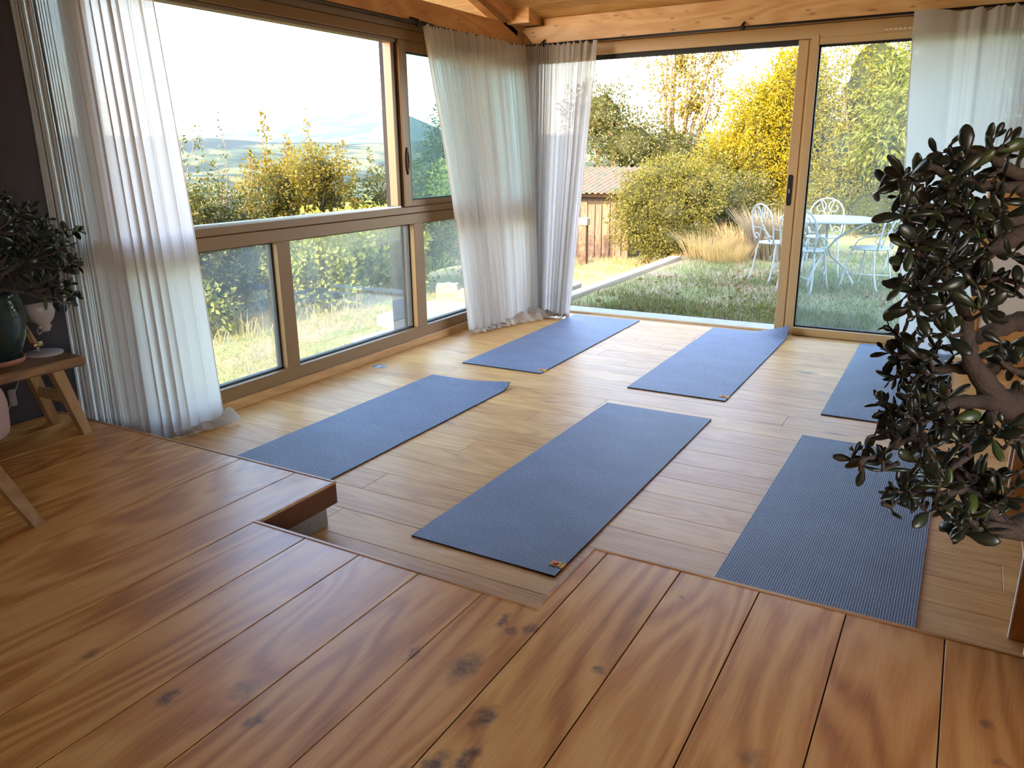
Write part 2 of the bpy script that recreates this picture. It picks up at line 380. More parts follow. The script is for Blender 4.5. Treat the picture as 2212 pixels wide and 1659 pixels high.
L_VINE = leaf_mat('light_green_vine_leaves', [(0.133, 0.167, 0.031), (0.245, 0.257, 0.054), (0.334, 0.317, 0.085), (0.190, 0.223, 0.043)])
L_OLIVE = leaf_mat('pale_olive_leaves', [(0.058, 0.058, 0.009), (0.115, 0.108, 0.020), (0.152, 0.136, 0.030), (0.098, 0.098, 0.015), (0.165, 0.140, 0.034)])
L_YELLOW = leaf_mat('yellow_conifer_sprays', [(0.192, 0.155, 0.005), (0.235, 0.192, 0.006), (0.257, 0.209, 0.009), (0.182, 0.144, 0.009), (0.235, 0.172, 0.021)])
L_CHERRY = leaf_mat('long_yellow_green_leaves', [(0.111, 0.123, 0.015), (0.157, 0.157, 0.022), (0.177, 0.161, 0.030), (0.123, 0.128, 0.022)])
L_TREE = leaf_mat('thin_autumn_leaves', [(0.090, 0.083, 0.012), (0.148, 0.123, 0.020), (0.198, 0.123, 0.025), (0.123, 0.123, 0.020)])
L_BLUE = leaf_mat('conifer_needles', [(0.020, 0.037, 0.015), (0.041, 0.062, 0.022), (0.066, 0.083, 0.025)])
G_GREEN = leaf_mat('lawn_blades', [(0.077, 0.097, 0.029), (0.130, 0.150, 0.044), (0.174, 0.179, 0.068), (0.242, 0.203, 0.106)], 0.35, 0.04)
G_SUN = leaf_mat('sunlit_lawn_blades', [(0.233, 0.220, 0.055), (0.316, 0.288, 0.083), (0.384, 0.330, 0.138), (0.426, 0.343, 0.178)], 0.35, 0.03)  # brighter, yellower blades with the sunlight painted into the colour
G_DRY = leaf_mat('dry_grass_blades', [(0.406, 0.280, 0.119), (0.487, 0.354, 0.167), (0.531, 0.384, 0.211), (0.370, 0.311, 0.106)], 0.4, 0.03)
G_LAV = leaf_mat('faded_lavender', [(0.200, 0.162, 0.112), (0.262, 0.206, 0.162), (0.212, 0.212, 0.100)], 0.3, 0.02)
DEADLEAF = leaf_mat('fallen_leaves', [(0.197, 0.093, 0.038), (0.262, 0.153, 0.076), (0.164, 0.109, 0.066)], 0.2, 0.03)

def jade_mat():
    a = N('jade_leaf')
    rnd = a.n('ObjectInfo').outputs['Random']
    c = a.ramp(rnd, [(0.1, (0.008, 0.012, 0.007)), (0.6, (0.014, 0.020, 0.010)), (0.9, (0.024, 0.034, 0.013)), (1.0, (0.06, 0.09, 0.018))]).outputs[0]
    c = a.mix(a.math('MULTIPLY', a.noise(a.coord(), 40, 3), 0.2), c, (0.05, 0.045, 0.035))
    return a.principled(c, 0.33, a.bump(a.noise(a.coord(), 60, 3), 0.06, 0.002), 0, 0.5)
JADE = jade_mat()

def ground_mat():
    a = N('lawn_soil')
    p = a.n('NewGeometry').outputs['Position']
    v = a.noise(p, 2.0, 6, 0.65); v2 = a.noise(p, 30, 4, 0.7)
    g = a.ramp(v2, [(0.3, (0.10, 0.11, 0.04)), (0.55, (0.22, 0.23, 0.08)), (0.75, (0.36, 0.30, 0.15))]).outputs[0]
    d = a.ramp(v2, [(0.3, (0.22, 0.15, 0.09)), (0.6, (0.38, 0.28, 0.17)), (0.8, (0.48, 0.36, 0.24))]).outputs[0]
    c = a.mix(a.ramp(v, [(0.42, (0, 0, 0)), (0.62, (1, 1, 1))]).outputs[0], g, d)
    return a.principled(c, 1.0, a.bump(v2, 0.6, 0.02), 0, 0.1)
GROUND = ground_mat()

def hill_mat():
    a = N('fields_and_woods')
    p = a.n('NewGeometry').outputs['Position']
    v = a.noise(a.mapping(p, (0.006, 0.006, 0.004)), 1.0, 5, 0.55, 0.6)
    fld = a.n('TexVoronoi', {'Vector': a.mapping(p, (0.008, 0.013, 0.0)), 'Scale': 1.0}).outputs['Color']
    fv = a.n('SeparateColor', {0: fld}).outputs[0]
    fc = a.ramp(fv, [(0.0, (0.035, 0.050, 0.020)), (0.5, (0.065, 0.070, 0.030)), (1.0, (0.10, 0.088, 0.050))], 'CONSTANT').outputs[0]
    c = a.mix(a.ramp(v, [(0.46, (0, 0, 0)), (0.52, (1, 1, 1))]).outputs[0], (0.012, 0.022, 0.014), fc)
    return a.principled(c, 1.0, None, 0, 0.0)
HILL = hill_mat()

# ------------------------------------------------------------------ the room: floors
def plank_mesh(name, L, W, T, mat, bev=0.0022):
    return MB().box((-L/2, -W/2, -T), (L/2, W/2, 0), bev).mesh(name, mat)
rp = random.Random(3)
floor = struct('floor', 'lower oak floor of long boards running along the back glazing')
sub = MB().box((-0.35, -4.75, -0.30), (4.5, -0.0, -0.0018)); sub.obj('subfloor', plain('subfloor_dark', (0.04, 0.025, 0.015), 0.9), floor)
W0 = 0.19
row = 0; y = -4.75
while y < -0.03:
    y1 = min(y + W0, -0.02); x = -0.05 - rp.random() * 1.4
    # the boards' cross joints that the photograph shows
    cuts = {}
    k = round((y + 4.75) / W0)
    while x < 4.45:
        L = rp.choice((1.6, 1.9, 2.2)); x1 = min(x + L, 4.45); xa = max(x, -0.05)
        if x1 - xa > 0.05:
            me = plank_mesh('plank', x1 - xa - 0.0012, (y1 - y) - 0.0014, 0.02, OAK_LOW, 0.0012)
            o = bpy.data.objects.new('plank', me); o.location = ((xa + x1) / 2, (y + y1) / 2, 0); put(o, floor)
        x += L
    y = y1; row += 1

PH = 0.18       # platform height
PF = -4.292     # its front edge
NB = -4.692     # the back of the notch
NX0, NX1 = 1.535, 2.645
plat = struct('raised_floor', 'raised oak platform floor of wide boards with a notch cut in its front edge')
def upper_plank(x0, x1, y0, y1):
    me = plank_mesh('plank', y1 - y0 - 0.001, x1 - x0 - 0.0036, 0.024, OAK_UP, 0.0012)
    o = bpy.data.objects.new('plank', me); o.location = ((x0 + x1) / 2, (y0 + y1) / 2, PH); o.rotation_euler = (0, 0, PI / 2); put(o, plat)
edges = [-0.33, -0.13, 0.10, 0.378, 0.69, 1.006, 1.322, 1.535]
edges = [-0.33, -0.12, 0.117, 0.374, 0.687, 1.009, 1.326]
lip = 0.014
xs_left = [-0.33, -0.10, 0.12, 0.374, 0.687, 1.009, 1.326, 1.535 + 0.0]
joints = [-0.33, -0.12, 0.117, 0.3745, 0.687, 1.009, 1.3265, 1.535, 1.769, 2.005, 2.243, 2.477, 2.703, 2.946, 3.184, 3.421, 3.664, 3.90, 4.14, 4.38, 4.62, 4.86, 5.1, 5.4]
for a_, b_ in zip(joints[:-1], joints[1:]):
    if b_ <= 1.54: y1 = PF - lip; b2 = b_ - (lip if b_ > 1.5 else 0); upper_plank(a_, b2, -9.0, y1)
    elif b_ <= 2.48: upper_plank(a_ - (lip if a_ < 1.54 else 0), b_, -9.0, NB - lip)
    elif a_ < 2.6:     # the board cut by the notch's inner corner: one L-shaped board
        xa, xm, xb = a_ + 0.002, NX1 + lip, b_ - 0.002
        L = MB()
        cxm, cym = (xa + xb) / 2, -6.6
        poly = [(-9.0, xa), (NB - lip, xa), (NB - lip, xm), (PF - lip, xm), (PF - lip, xb), (-9.0, xb)]
        pl = [(p[0] - cym, -(p[1] - cxm)) for p in poly]
        L.prism(pl, 2, -0.024, 0.0)
        o = bpy.data.objects.new('plank', L.mesh('plank', OAK_UP)); o.location = (cxm, cym, PH); o.rotation_euler = (0, 0, PI / 2); put(o, plat)
    else: upper_plank(a_, b_, -9.0, PF - lip)
# nosing strips and fascia, one per edge
def strip(x0, y0, x1, y1):
    m = MB().box((x0, y0, PH - 0.009), (x1, y1, PH + 0.003), 0.002); m.obj('nosing', OAK_EDGE, plat)
strip(-0.33, PF - lip + 0.001, NX0, PF)
strip(NX0 - lip, NB, NX0, PF - lip)
strip(NX0 - lip, NB - lip, NX1 + lip, NB)
strip(NX1, NB + 0.0, NX1 + lip, PF - lip)
strip(NX1, PF - lip + 0.001, 5.4, PF)
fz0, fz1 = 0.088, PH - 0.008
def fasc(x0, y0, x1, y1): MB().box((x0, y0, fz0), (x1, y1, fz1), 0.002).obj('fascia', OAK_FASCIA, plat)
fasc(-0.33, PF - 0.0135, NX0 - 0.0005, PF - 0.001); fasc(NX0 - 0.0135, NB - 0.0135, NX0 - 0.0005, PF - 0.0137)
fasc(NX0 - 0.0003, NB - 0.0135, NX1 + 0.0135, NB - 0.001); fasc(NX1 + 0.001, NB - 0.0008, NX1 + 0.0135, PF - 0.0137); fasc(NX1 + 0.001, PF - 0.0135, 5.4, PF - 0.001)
DECK = plain('dark_deck', (0.02, 0.010, 0.006), 0.95)
MB().box((-0.33, -8.99, 0.10), (5.4, NB - 0.017, PH - 0.003)).obj('joist_deck', DECK, plat)
MB().box((-0.33, NB - 0.03, 0.10), (NX0 - 0.017, PF - 0.017, PH - 0.003)).obj('joist_deck', DECK, plat)
MB().box((NX1 + 0.017, NB - 0.03, 0.10), (5.4, PF - 0.017, PH - 0.003)).obj('joist_deck', DECK, plat)
# rough supporting blocks under the platform
bl = MB(); bl.box((NX0 - 0.26, NB - 0.3, 0.0), (NX0 - 0.022, PF - 0.042, 0.10), 0.004)
rb = random.Random(5); bl.v = [(x + rb.uniform(-.003, .003), y + rb.uniform(-.003, .003), z) for x, y, z in bl.v]
bl.obj('support_block', BLOCK, plat, label='rough grey masonry block under the platform')
MB().box((-0.33, PF - 0.3, 0.0), (NX0 - 0.30, PF - 0.06, 0.10)).obj('support_block', BLOCK, plat)
MB().box((NX0 - 0.02, NB - 0.3, 0.0), (NX1 + 0.1, NB - 0.06, 0.10)).obj('support_block', BLOCK, plat)
MB().box((NX1 + 0.05, PF - 0.3, 0.0), (5.4, PF - 0.05, 0.10)).obj('support_block', BLOCK, plat)

# ------------------------------------------------------------------ walls, glazing of the left side
FX0, FX1 = -0.10, 0.0
def fr(name, lo, hi, parent, mat=FRAME, bev=0.003, label=None): return MB().box(lo, hi, bev).obj(name, mat, parent, label)
win1 = struct('window_1', 'left beige framed window wall with an open upper half and three fixed panes below')
YL, YR = -4.10, -0.06
fr('bottom_rail', (FX0, YL, 0.055), (FX1, YR, 0.137), win1, FRAME_L)
fr('sill_board', (FX0, YL, 0.0), (FX1 + 0.018, YR, 0.06), win1, OAK_SILL, 0.004, 'orange wooden board along the foot of the window')
fr('middle_rail', (FX0, YL, 0.925), (FX1, YR, 1.0), win1, FRAME_L)
fr('track_rail', (FX0, YL, 1.004), (FX1 + 0.004, YR, 1.05), win1, FRAME_L)
for xx in (-0.085, -0.06, -0.035): fr('track_fin', (xx, YL, 1.05), (xx + 0.006, -1.76, 1.062), win1, STEEL, 0.001)
fr('head_rail', (FX0, YL, 2.19), (FX1, YR, 2.255), win1, FRAME_L)
fr('head_track', (FX0, YL, 2.165), (FX1 - 0.02, -1.76, 2.19), win1, FRAME_DK)
fr('head_cover', (FX0, YL, 2.258), (FX1 - 0.008, YR, 2.305), win1, FRAME_DK)  # brown stands in for the dark reflection along the header
for a_, b_ in ((-3.03, -2.925), (-1.665, -1.545), (YL, YL + 0.08), (-0.14, YR)): fr('mullion', (FX0, a_, 0.135), (FX1, b_, 0.927), win1, FRAME_L)
for a_, b_ in ((YL + 0.08, -3.03), (-2.925, -1.665), (-1.545, -0.14)):
    g = fr('pane', (-0.066, a_, 0.135), (-0.060, b_, 0.927), win1, GLASS, 0.0)
    m = MB()
    for lo, hi in (((-.085, a_, .135), (-.045, a_ + .012, .927)), ((-.085, b_ - .012, .135), (-.045, b_, .927)), ((-.085, a_, .135), (-.045, b_, .147)), ((-.085, a_, .915), (-.045, b_, .927))): m.box(lo, hi)
    m.obj('gasket', GASKET, g)
# upper: jamb, two sashes slid to the right
fr('jamb', (FX0, -1.80, 1.05), (FX1 - 0.03, -1.765, 2.19), win1, FRAME_L)
fr('jamb', (FX0, YL, 1.05), (FX1, YL + 0.07, 2.19), win1, FRAME_L)
fr('jamb', (FX0, -0.12, 1.05), (FX1, YR, 2.19), win1, FRAME_L)
def sash(x0, x1, ya, yb, glass, handle):
    s_ = fr('sash_stile', (x0, ya, 1.052), (x1, ya + 0.085, 2.188), win1, FRAME_L)
    fr('sash_stile', (x0, yb - 0.085, 1.052), (x1, yb, 2.188), win1, FRAME_L)
    fr('sash_rail', (x0, ya + 0.085, 1.052), (x1, yb - 0.085, 1.098), win1, FRAME_L); fr('sash_rail', (x0, ya + 0.085, 2.115), (x1, yb - 0.085, 2.188), win1, FRAME_L)
    g = fr('pane', ((x0 + x1) / 2 - .003, ya + .085, 1.098), ((x0 + x1) / 2 + .003, yb - .085, 2.115), win1, glass, 0)
    m = MB()
    for lo, hi in (((x0 + .004, ya + .085, 1.098), (x1 - .004, ya + .094, 2.115)), ((x0 + .004, ya + .085, 2.106), (x1 - .004, yb - .085, 2.115)), ((x0 + .004, ya + .085, 1.098), (x1 - .004, yb - .085, 1.106))): m.box(lo, hi)
    m.obj('gasket', GASKET, g)
    if handle:
        M = Matrix.Translation((x1, ya + 0.04, 1.375)) @ Matrix.Diagonal((0.5, 0.55, 3.2, 1)) @ Matrix.Rotation(PI / 2, 4, 'Y')
        MB().lathe([(0.030, 0.0), (0.030, 0.012), (0.024, 0.022), (0.019, 0.014), (0.0, 0.010)], 20, M=M).obj('handle', plain('dark_bronze_handle', (0.035, 0.02, 0.016), 0.4, 0.3), win1, 'dark bronze shell handle')
sash(-0.047, -0.004, -1.745, -0.13, GLASS_TEAL, True)
fr('sash_gap', (-0.05, -1.764, 1.05), (-0.03, -1.748, 2.188), win1, GASKET, 0)
# solid wall behind the left curtain and the platform
WTOP = 2.31
wl = struct('wall_left', 'dark grey plaster wall beside the raised floor at the left',
            MB().box((-0.55, -9.1, -0.3), (-0.36, -4.10, 3.2)), PLASTER)
win_r = struct('window_added', 'narrow glazed return added behind the left curtain to light it')  # unseen glazing, added so light reaches the curtain from behind
for lo, hi in (((-0.36, -4.16, -0.3), (0.0, -4.10, 0.14)), ((-0.36, -4.16, 0.93), (0.0, -4.10, 1.05)), ((-0.36, -4.16, 2.19), (0.0, -4.10, 2.31)), ((-0.40, -4.16, 0.14), (-0.36, -4.10, 2.19))): MB().box(lo, hi, .003).obj('frame_bar', FRAME, win_r)
for z0, z1 in ((0.14, 0.93), (1.05, 2.19)): MB().box((-0.36, -4.133, z0), (0.0, -4.127, z1)).obj('pane', GLASS, win_r)
MB().box((-0.10, YL, -0.35), (0.0, 0.0, -0.021)).obj('plinth', CONCRETE, wl)
MB().box((-0.10, YR, -0.35), (0.09, 0.10, 2.31), 0.003).obj('corner_post', FRAME, wl)

# ------------------------------------------------------------------ back wall with the sliding door
door = struct('door_1', 'beige sliding garden door in the back wall, slid open beside a fixed glass pane')
XR = 3.80
fr('head_frame', (0.09, 0.0, 2.20), (XR + 0.3, 0.10, 2.295), door)
fr('head_track', (0.09, 0.03, 2.165), (2.33, 0.09, 2.20), door, GASKET, 0.001)
for yy in (0.012, 0.05): fr('floor_track', (0.09, yy, -0.002), (2.34, yy + 0.010, 0.014), door, FRAME)
fr('floor_track', (0.09, -0.018, -0.02), (2.34, 0.10, 0.002), door, FRAME)
fr('door_stile', (2.325, 0.02, 0.004), (2.398, 0.06, 2.198), door)
fr('door_stile', (2.398, 0.028, 0.004), (2.42, 0.07, 2.198), door, FRAME)
fr('door_jamb', (2.42, -0.006, 0.0), (2.472, 0.10, 2.225), door)
hp = MB().lathe([(0.0165, 0), (0.0165, 0.004), (0.0, 0.004)], 20, M=Matrix.Translation((2.352, 0.0198, 1.125)) @ Matrix.Diagonal((1, 1, 1, 1)) @ Matrix.Rotation(PI/2, 4, 'X'))
# a long rounded pull recess
pl = MB(); prof = []
for k in range(12): a = PI * k / 11; prof.append((2.352 + 0.017 * math.cos(a), 1.225 + 0.017 * math.sin(a)))
for k in range(12): a = PI + PI * k / 11; prof.append((2.352 + 0.017 * math.cos(a), 1.025 + 0.017 * math.sin(a)))
pl.prism(prof, 1, 0.014, 0.0215); pl.obj('pull_handle', plain('black_pull', (0.012, 0.01, 0.01), 0.4), door, 'long black recessed pull')
MB().tube([(2.352, 0.0135, 1.10), (2.352, 0.0135, 1.135)], 0.006, 8).obj('latch', STEEL, door)
fr('bottom_frame', (2.472, -0.012, 0.0), (XR, 0.09, 0.062), door)
fr('side_frame', (XR, 0.0, 0.0), (XR + 0.06, 0.10, 2.2), door)
fr('top_frame', (2.472, 0.0, 2.155), (XR, 0.09, 2.2), door)
gp = fr('pane', (2.474, 0.045, 0.062), (XR, 0.052, 2.155), door, GLASS, 0, 'dusty fixed glass pane')
m = MB()
for lo, hi in (((2.472, .03, .062), (2.484, .06, 2.155)), ((2.472, .03, .062), (XR, .06, .074)), ((2.472, .03, 2.140), (XR, .06, 2.155))): m.box(lo, hi)
m.obj('gasket', GASKET, gp)
# ventilation strip in the head frame
vs = MB().box((2.86, -0.012, 2.205), (3.20, 0.0, 2.228), 0.002).obj('vent_strip', FRAME, door, 'slotted ventilation strip')
for k in range(10): MB().box((2.905 + k * 0.029, -0.0135, 2.2135), (2.920 + k * 0.029, -0.0115, 2.2235)).obj('vent_slot', WHITE_EDGE, vs)
wb = struct('wall_back', 'plaster wall to the right of the garden door', MB().box((XR + 0.06, 0.0, -0.3), (4.75, 0.2, 2.3)), PLASTER_W)
struct('trim_5', 'concrete plinth under the garden door', MB().box((-0.1, 0.0, -0.35), (4.75, 0.095, -0.021)), CONCRETE)
wr = struct('wall_right', 'plain plaster wall behind the shelving at the right', MB().box((4.5, -4.3, -0.3), (4.75, 0.2, 4.2)), PLASTER_W)
# the upper part of the room, behind the camera: wall with a wide window in its right side
wu = MB()
wu.box((5.4, -9.1, -0.3), (5.65, -8.7, 4.2)); wu.box((5.4, -6.5, -0.3), (5.65, -4.1, 4.2)); wu.box((5.4, -8.7, -0.3), (5.65, -6.5, 0.6)); wu.box((5.4, -8.7, 2.5), (5.65, -6.5, 4.2))
wu.box((4.75, -4.3, -0.3), (5.65, -4.1, 4.2))
struct('wall_side', 'plaster wall of the upper part of the room, out of view', wu, PLASTER_W)
wrr = struct('wall_rear', 'plaster wall behind the viewer', MB().box((-0.55, -9.3, -0.3), (5.65, -9.0, 3.9)), PLASTER_W)

# ------------------------------------------------------------------ beams, roof
SL = 0.30; Z0 = 2.475; RY = -5.0      # ceiling slope, height at the back wall, ridge
zc = lambda y: Z0 + SL * (-y) if y >= RY else Z0 + SL * (-RY) - SL * (RY - y)
bm_ = MB().prism([(-0.13, 2.30), (-0.13, 2.44), (0.10, 2.44), (0.10, 2.30)], 0, 0.18, 4.75)
# slanting end cut of the back beam
bm_.v = [(x if x > 1 else (0.06 if z > 2.4 else 0.19), y, z) for x, y, z in bm_.v]
beam = struct('trim_1', 'knotty pine beam over the garden door', bm_, PINE)
MB().box((0.27, -0.10, 2.441), (4.75, 0.10, 2.50), 0.003).obj('upper_beam', PINE, beam)
MB().box((-0.10, -0.015, 2.295), (0.20, 0.10, 2.50)).obj('beam_end', PINE, beam)
beamL = struct('trim_2', 'knotty pine beam over the left window wall', MB().box((-0.10, -4.30, 2.31), (0.03, 0.0, 2.465), 0.004), PINE_Y)
blk = struct('trim_3', 'short pine block in the corner under the ceiling', MB().box((0.03, -0.30, 2.45), (0.24, 0.0, 2.575), 0.003), PINE)
# rafter above the left beam, a gable pane under it
rf = MB()
ra, rb_ = Vector((0, 0.05, zc(0.05) - 0.005)), Vector((0, RY, zc(RY) - 0.005))
rf.prism([(0.1, zc(0.1) - 0.09), (RY, zc(RY) - 0.09), (RY, zc(RY)), (0.1, zc(0.1))], 0, -0.02, 0.10)
raf = struct('trim_4', 'pine rafter rising from the corner above the left beam', rf, PINE_Y)
MB().prism([(-0.12, zc(-.12) - 0.13), (RY, zc(RY) - 0.13), (RY, zc(RY) - 0.09), (-0.12, zc(-.12) - 0.09)], 0, -0.05, 0.03).obj('rafter_moulding', OAK_EDGE, raf)
win3 = struct('window_2', 'narrow triangular gable pane between left beam and rafter')
MB().prism([(-0.2, 2.465), (-4.3, 2.465), (-4.3, zc(-4.3) - 0.1), (-0.2, zc(-0.2) - 0.1)], 0, -0.062, -0.056).obj('pane', GLASS_CLEAR, win3)
ceil = struct('ceiling', 'pitched ceiling of varnished pine boards')
BW = 0.125
def board(yc, up):
    y0, y1 = (yc, yc - BW * 0.958)
    x0 = -0.75
    L = 5.75 - x0
    o = bpy.data.objects.new('board', board_mesh(L)); ang = math.atan(SL) * (-1 if up else 1)
    o.location = ((x0 + 5.75) / 2, (y0 + y1) / 2, zc((y0 + y1) / 2)); o.rotation_euler = (ang, 0, 0); put(o, ceil)
_bm = {}
def board_mesh(L):
    L = round(L, 3)
    if L not in _bm: _bm[L] = MB().box((-L/2, -BW/2 + 0.001, 0.0), (L/2, BW/2 - 0.001, 0.02), 0.004).mesh('board', PINE_CEIL)
    return _bm[L]
yy = 0.62
while yy > RY: board(yy, True); yy -= BW * 0.958
yy = RY
while yy > -9.3: board(yy, False); yy -= BW * 0.958
rt = MB()
rt.prism([(0.70, zc(0.70) + .024), (RY, zc(RY) + .024), (RY, zc(RY) + .2), (0.70, zc(0.70) + .15)], 0, -0.8, 5.9)
rt.prism([(RY, zc(RY) + .024), (-9.4, zc(-9.4) + .024), (-9.4, zc(-9.4) + .2), (RY, zc(RY) + .2)], 0, -0.8, 5.9)
struct('roof', 'pitched roof above the pine ceiling', rt, plain('roof_tiles', (0.25, 0.13, 0.08), 0.9))
# gable end over the platform wall
wl2 = MB().prism([(-4.3, 2.2), (RY, 2.2), (-9.1, 2.2), (-9.1, zc(-9.1)), (RY, zc(RY)), (-4.3, zc(-4.3))], 0, -0.55, -0.34)
wl2.obj('gable', PLASTER, wl)
MB().box((-0.55, -4.18, 2.31), (-0.10, -4.06, zc(-4.1))).obj('return', PLASTER, wl)
gr = MB().prism([(0.0, 2.3), (-4.3, 2.3), (-4.3, zc(-4.3)), (0.0, zc(0))], 0, 4.5, 4.75); gr.obj('gable', PLASTER_W, wr)
MB().box((3.86, 0.0, 2.3), (4.75, 0.2, 2.5)).obj('return', PLASTER_W, wb)
gs = MB().prism([(-4.1, 4.0), (-4.1, zc(-4.1)), (RY, zc(RY)), (-9.1, zc(-9.1)), (-9.1, 2.6), (-8.3, 2.6)], 0, 5.4, 5.65)

# ------------------------------------------------------------------ outside: ground
def smooth(a, b, t): t = min(1, max(0, (t - a) / (b - a))); return t * t * (3 - 2 * t)
def gh(x, y):
    z = -0.03
    if y > 3.5: z += 0.05 * (y - 3.5) * smooth(0.2, 1.2, x)
    # lower soil strip beyond the kerb, on the left
    z -= 0.22 * smooth(0.1, -0.6, x) * smooth(0.6, 2.0, y)
    if x < -0.2: z -= 0.05 + 0.04 * smooth(-0.5, -3, x)
    if x < -3.6: z -= 0.28 * (-3.6 - x)
    return z + 0.02 * mnoise.noise(Vector((x * 1.1, y * 1.1, 0)))
gx = np.linspace(-12, 14, 105); gy = np.linspace(-12, 16, 113)
gv = []; gf = []
for j, yv in enumerate(gy):
    for i, xv in enumerate(gx):
        inside = (-0.45 < xv < 5.6 and yv < 0.05) or (-0.05 < xv < 5.6 and yv < 0.45)
        gv.append((xv, yv, gh(xv, yv) - (0.32 if inside else 0)))
for j in range(112):
    for i in range(104): a0 = j * 105 + i; gf.append((a0, a0 + 1, a0 + 106, a0 + 105))
ground = struct('ground', 'garden ground of thin lawn and dry soil around the house', MB().add(gv, gf, True), GROUND)
# far country: polar height field
def far_z(r, az):
    t = math.degrees(az)
    z = -3 - 75 * smooth(20, 700, r)
    n1 = mnoise.fractal(Vector((r * 0.0011 * math.sin(az), r * 0.0011 * math.cos(az), 3)), 0.9, 2.1, 5)
    h1 = 130 * math.exp(-((r - 3000) / 750) ** 2)
    top2 = 150 + 175 * smooth(-50, -38, t) - 190 * smooth(-38.6, -33, t)
    h2 = top2 * smooth(4200, 6200, r) + 75 * smooth(3300, 4800, r)
    return z + h1 + h2 + n1 * 26 * smooth(300, 2500, r)
rs = np.concatenate([np.linspace(16, 300, 14), np.linspace(340, 2200, 22), np.linspace(2260, 7600, 72)])
azs = np.radians(np.linspace(-82, 8, 150))
hv = [(r * math.sin(a), r * math.cos(a), far_z(r, a)) for r in rs for a in azs]
hf = [(i * 150 + k, i * 150 + k + 1, (i + 1) * 150 + k + 1, (i + 1) * 150 + k) for i in range(len(rs) - 1) for k in range(149)]
struct('hills', 'distant pale blue hills with fields across the valley', MB().add(hv, hf, True), HILL)
# valley air: a thin haze that fills the valley
hz = bpy.data.materials.new('valley_air'); hz.use_nodes = True; t_ = hz.node_tree; t_.nodes.clear()
vo = t_.nodes.new('ShaderNodeOutputMaterial'); sc = t_.nodes.new('ShaderNodeVolumeScatter')
sc.inputs['Color'].default_value = (0.62, 0.76, 1.0, 1); sc.inputs['Density'].default_value = 0.000045; sc.inputs['Anisotropy'].default_value = 0.2
t_.links.new(sc.outputs[0], vo.inputs['Volume'])
HAZE = MB().box((-9000, 260, -220), (2500, 9000, 600)).obj('valley_haze', hz)
tag(HAZE, 'thin blue haze lying in the valley before the hills', kind='stuff')

# ------------------------------------------------------------------ foliage builders
def leaf_cloud(name, mat, blobs, n, size, aspect=1.9, shoots=(), seed=1, droop=0.2, parent=None, shell=0.55, clump=0.35):
    """folded leaves scattered through ellipsoids; every leaf is its own island of two triangles"""
    R = np.random.RandomState(seed)
    vol = np.array([b[3] * b[4] * b[5] for b in blobs]) ** (2 / 3); vol = vol / vol.sum()
    which = R.choice(len(blobs), n, p=vol); B = np.array(blobs)[which]
    d = R.normal(size=(n, 3)); d /= np.linalg.norm(d, axis=1)[:, None]
    # clumps: pull directions together
    k = max(12, n // 90); cd_ = R.normal(size=(k, 3)); cd_ /= np.linalg.norm(cd_, axis=1)[:, None]
    pick = cd_[R.randint(0, k, n)]; d = d * (1 - clump) + pick * clump * 1.3; d /= np.linalg.norm(d, axis=1)[:, None]
    bump = 0.86 + 0.22 * np.sin(d[:, 0] * 7 + B[:, 0] * 5) * np.sin(d[:, 1] * 6 + 1) + 0.12 * np.sin(d[:, 2] * 11)
    rad = (1 - shell * R.rand(n) ** 2.2) * bump
    P = B[:, :3] + d * B[:, 3:6] * rad[:, None]
    nd = d.copy()
    if len(shoots):
        extra = []; ed = []
        for (x, y, z0, z1, r, c) in shoots:
            t = R.rand(c) ** 0.8; a = R.rand(c) * 2 * PI
            rr = r * (1.05 - t) * R.rand(c)
            extra.append(np.stack([x + rr * np.cos(a), y + rr * np.sin(a), z0 + (z1 - z0) * t], 1)); ed.append(np.stack([np.cos(a), np.sin(a), np.full(c, .6)], 1))
        P = np.concatenate([P] + extra); nd = np.concatenate([nd] + ed)
    n = len(P)
    # leaf frame
    ax = nd + R.normal(scale=0.75, size=(n, 3)); ax[:, 2] -= droop; ax /= np.linalg.norm(ax, axis=1)[:, None]
    up = R.normal(size=(n, 3)) + nd * 0.8 + np.array([0, 0, 0.5]); sd = np.cross(ax, up); sd /= np.linalg.norm(sd, axis=1)[:, None]
    nr = np.cross(sd, ax)
    s_ = size * (0.55 + 0.8 * R.rand(n)); w_ = s_ / aspect
    base = P; tip = P + ax * s_[:, None] - nr * (s_ * 0.12)[:, None]
    mid = P + ax * (s_ * 0.5)[:, None]; lft = mid + sd * (w_ / 2)[:, None] + nr * (w_ * 0.18)[:, None]; rgt = mid - sd * (w_ / 2)[:, None] + nr * (w_ * 0.18)[:, None]
    V = np.stack([base, lft, tip, rgt], 1).reshape(-1, 3)
    i0 = np.arange(n) * 4; F = np.concatenate([np.stack([i0, i0 + 1, i0 + 2], 1), np.stack([i0, i0 + 2, i0 + 3], 1)])
    o = bpy.data.objects.new(name, raw_mesh(name, V, F, mat)); put(o, parent); o['kind'] = 'stuff'; return o

def stems(parent, base, tops, r0, mat=BARK, name='stem', n=6, wob=0.06, seed=1):
    R = random.Random(seed); m = MB()
    for tp in tops:
        a = Vector(base); b = Vector(tp); pts = []
        for k in range(6):
            t = k / 5; p = a.lerp(b, t); p += Vector((R.uniform(-wob, wob), R.uniform(-wob, wob), 0)) * (t * (1.2 - t) * 2); pts.append(p)
        m.tube(pts, [r0 * (1 - 0.8 * k / 5) for k in range(6)], n)
    return m.obj(name, mat, parent)

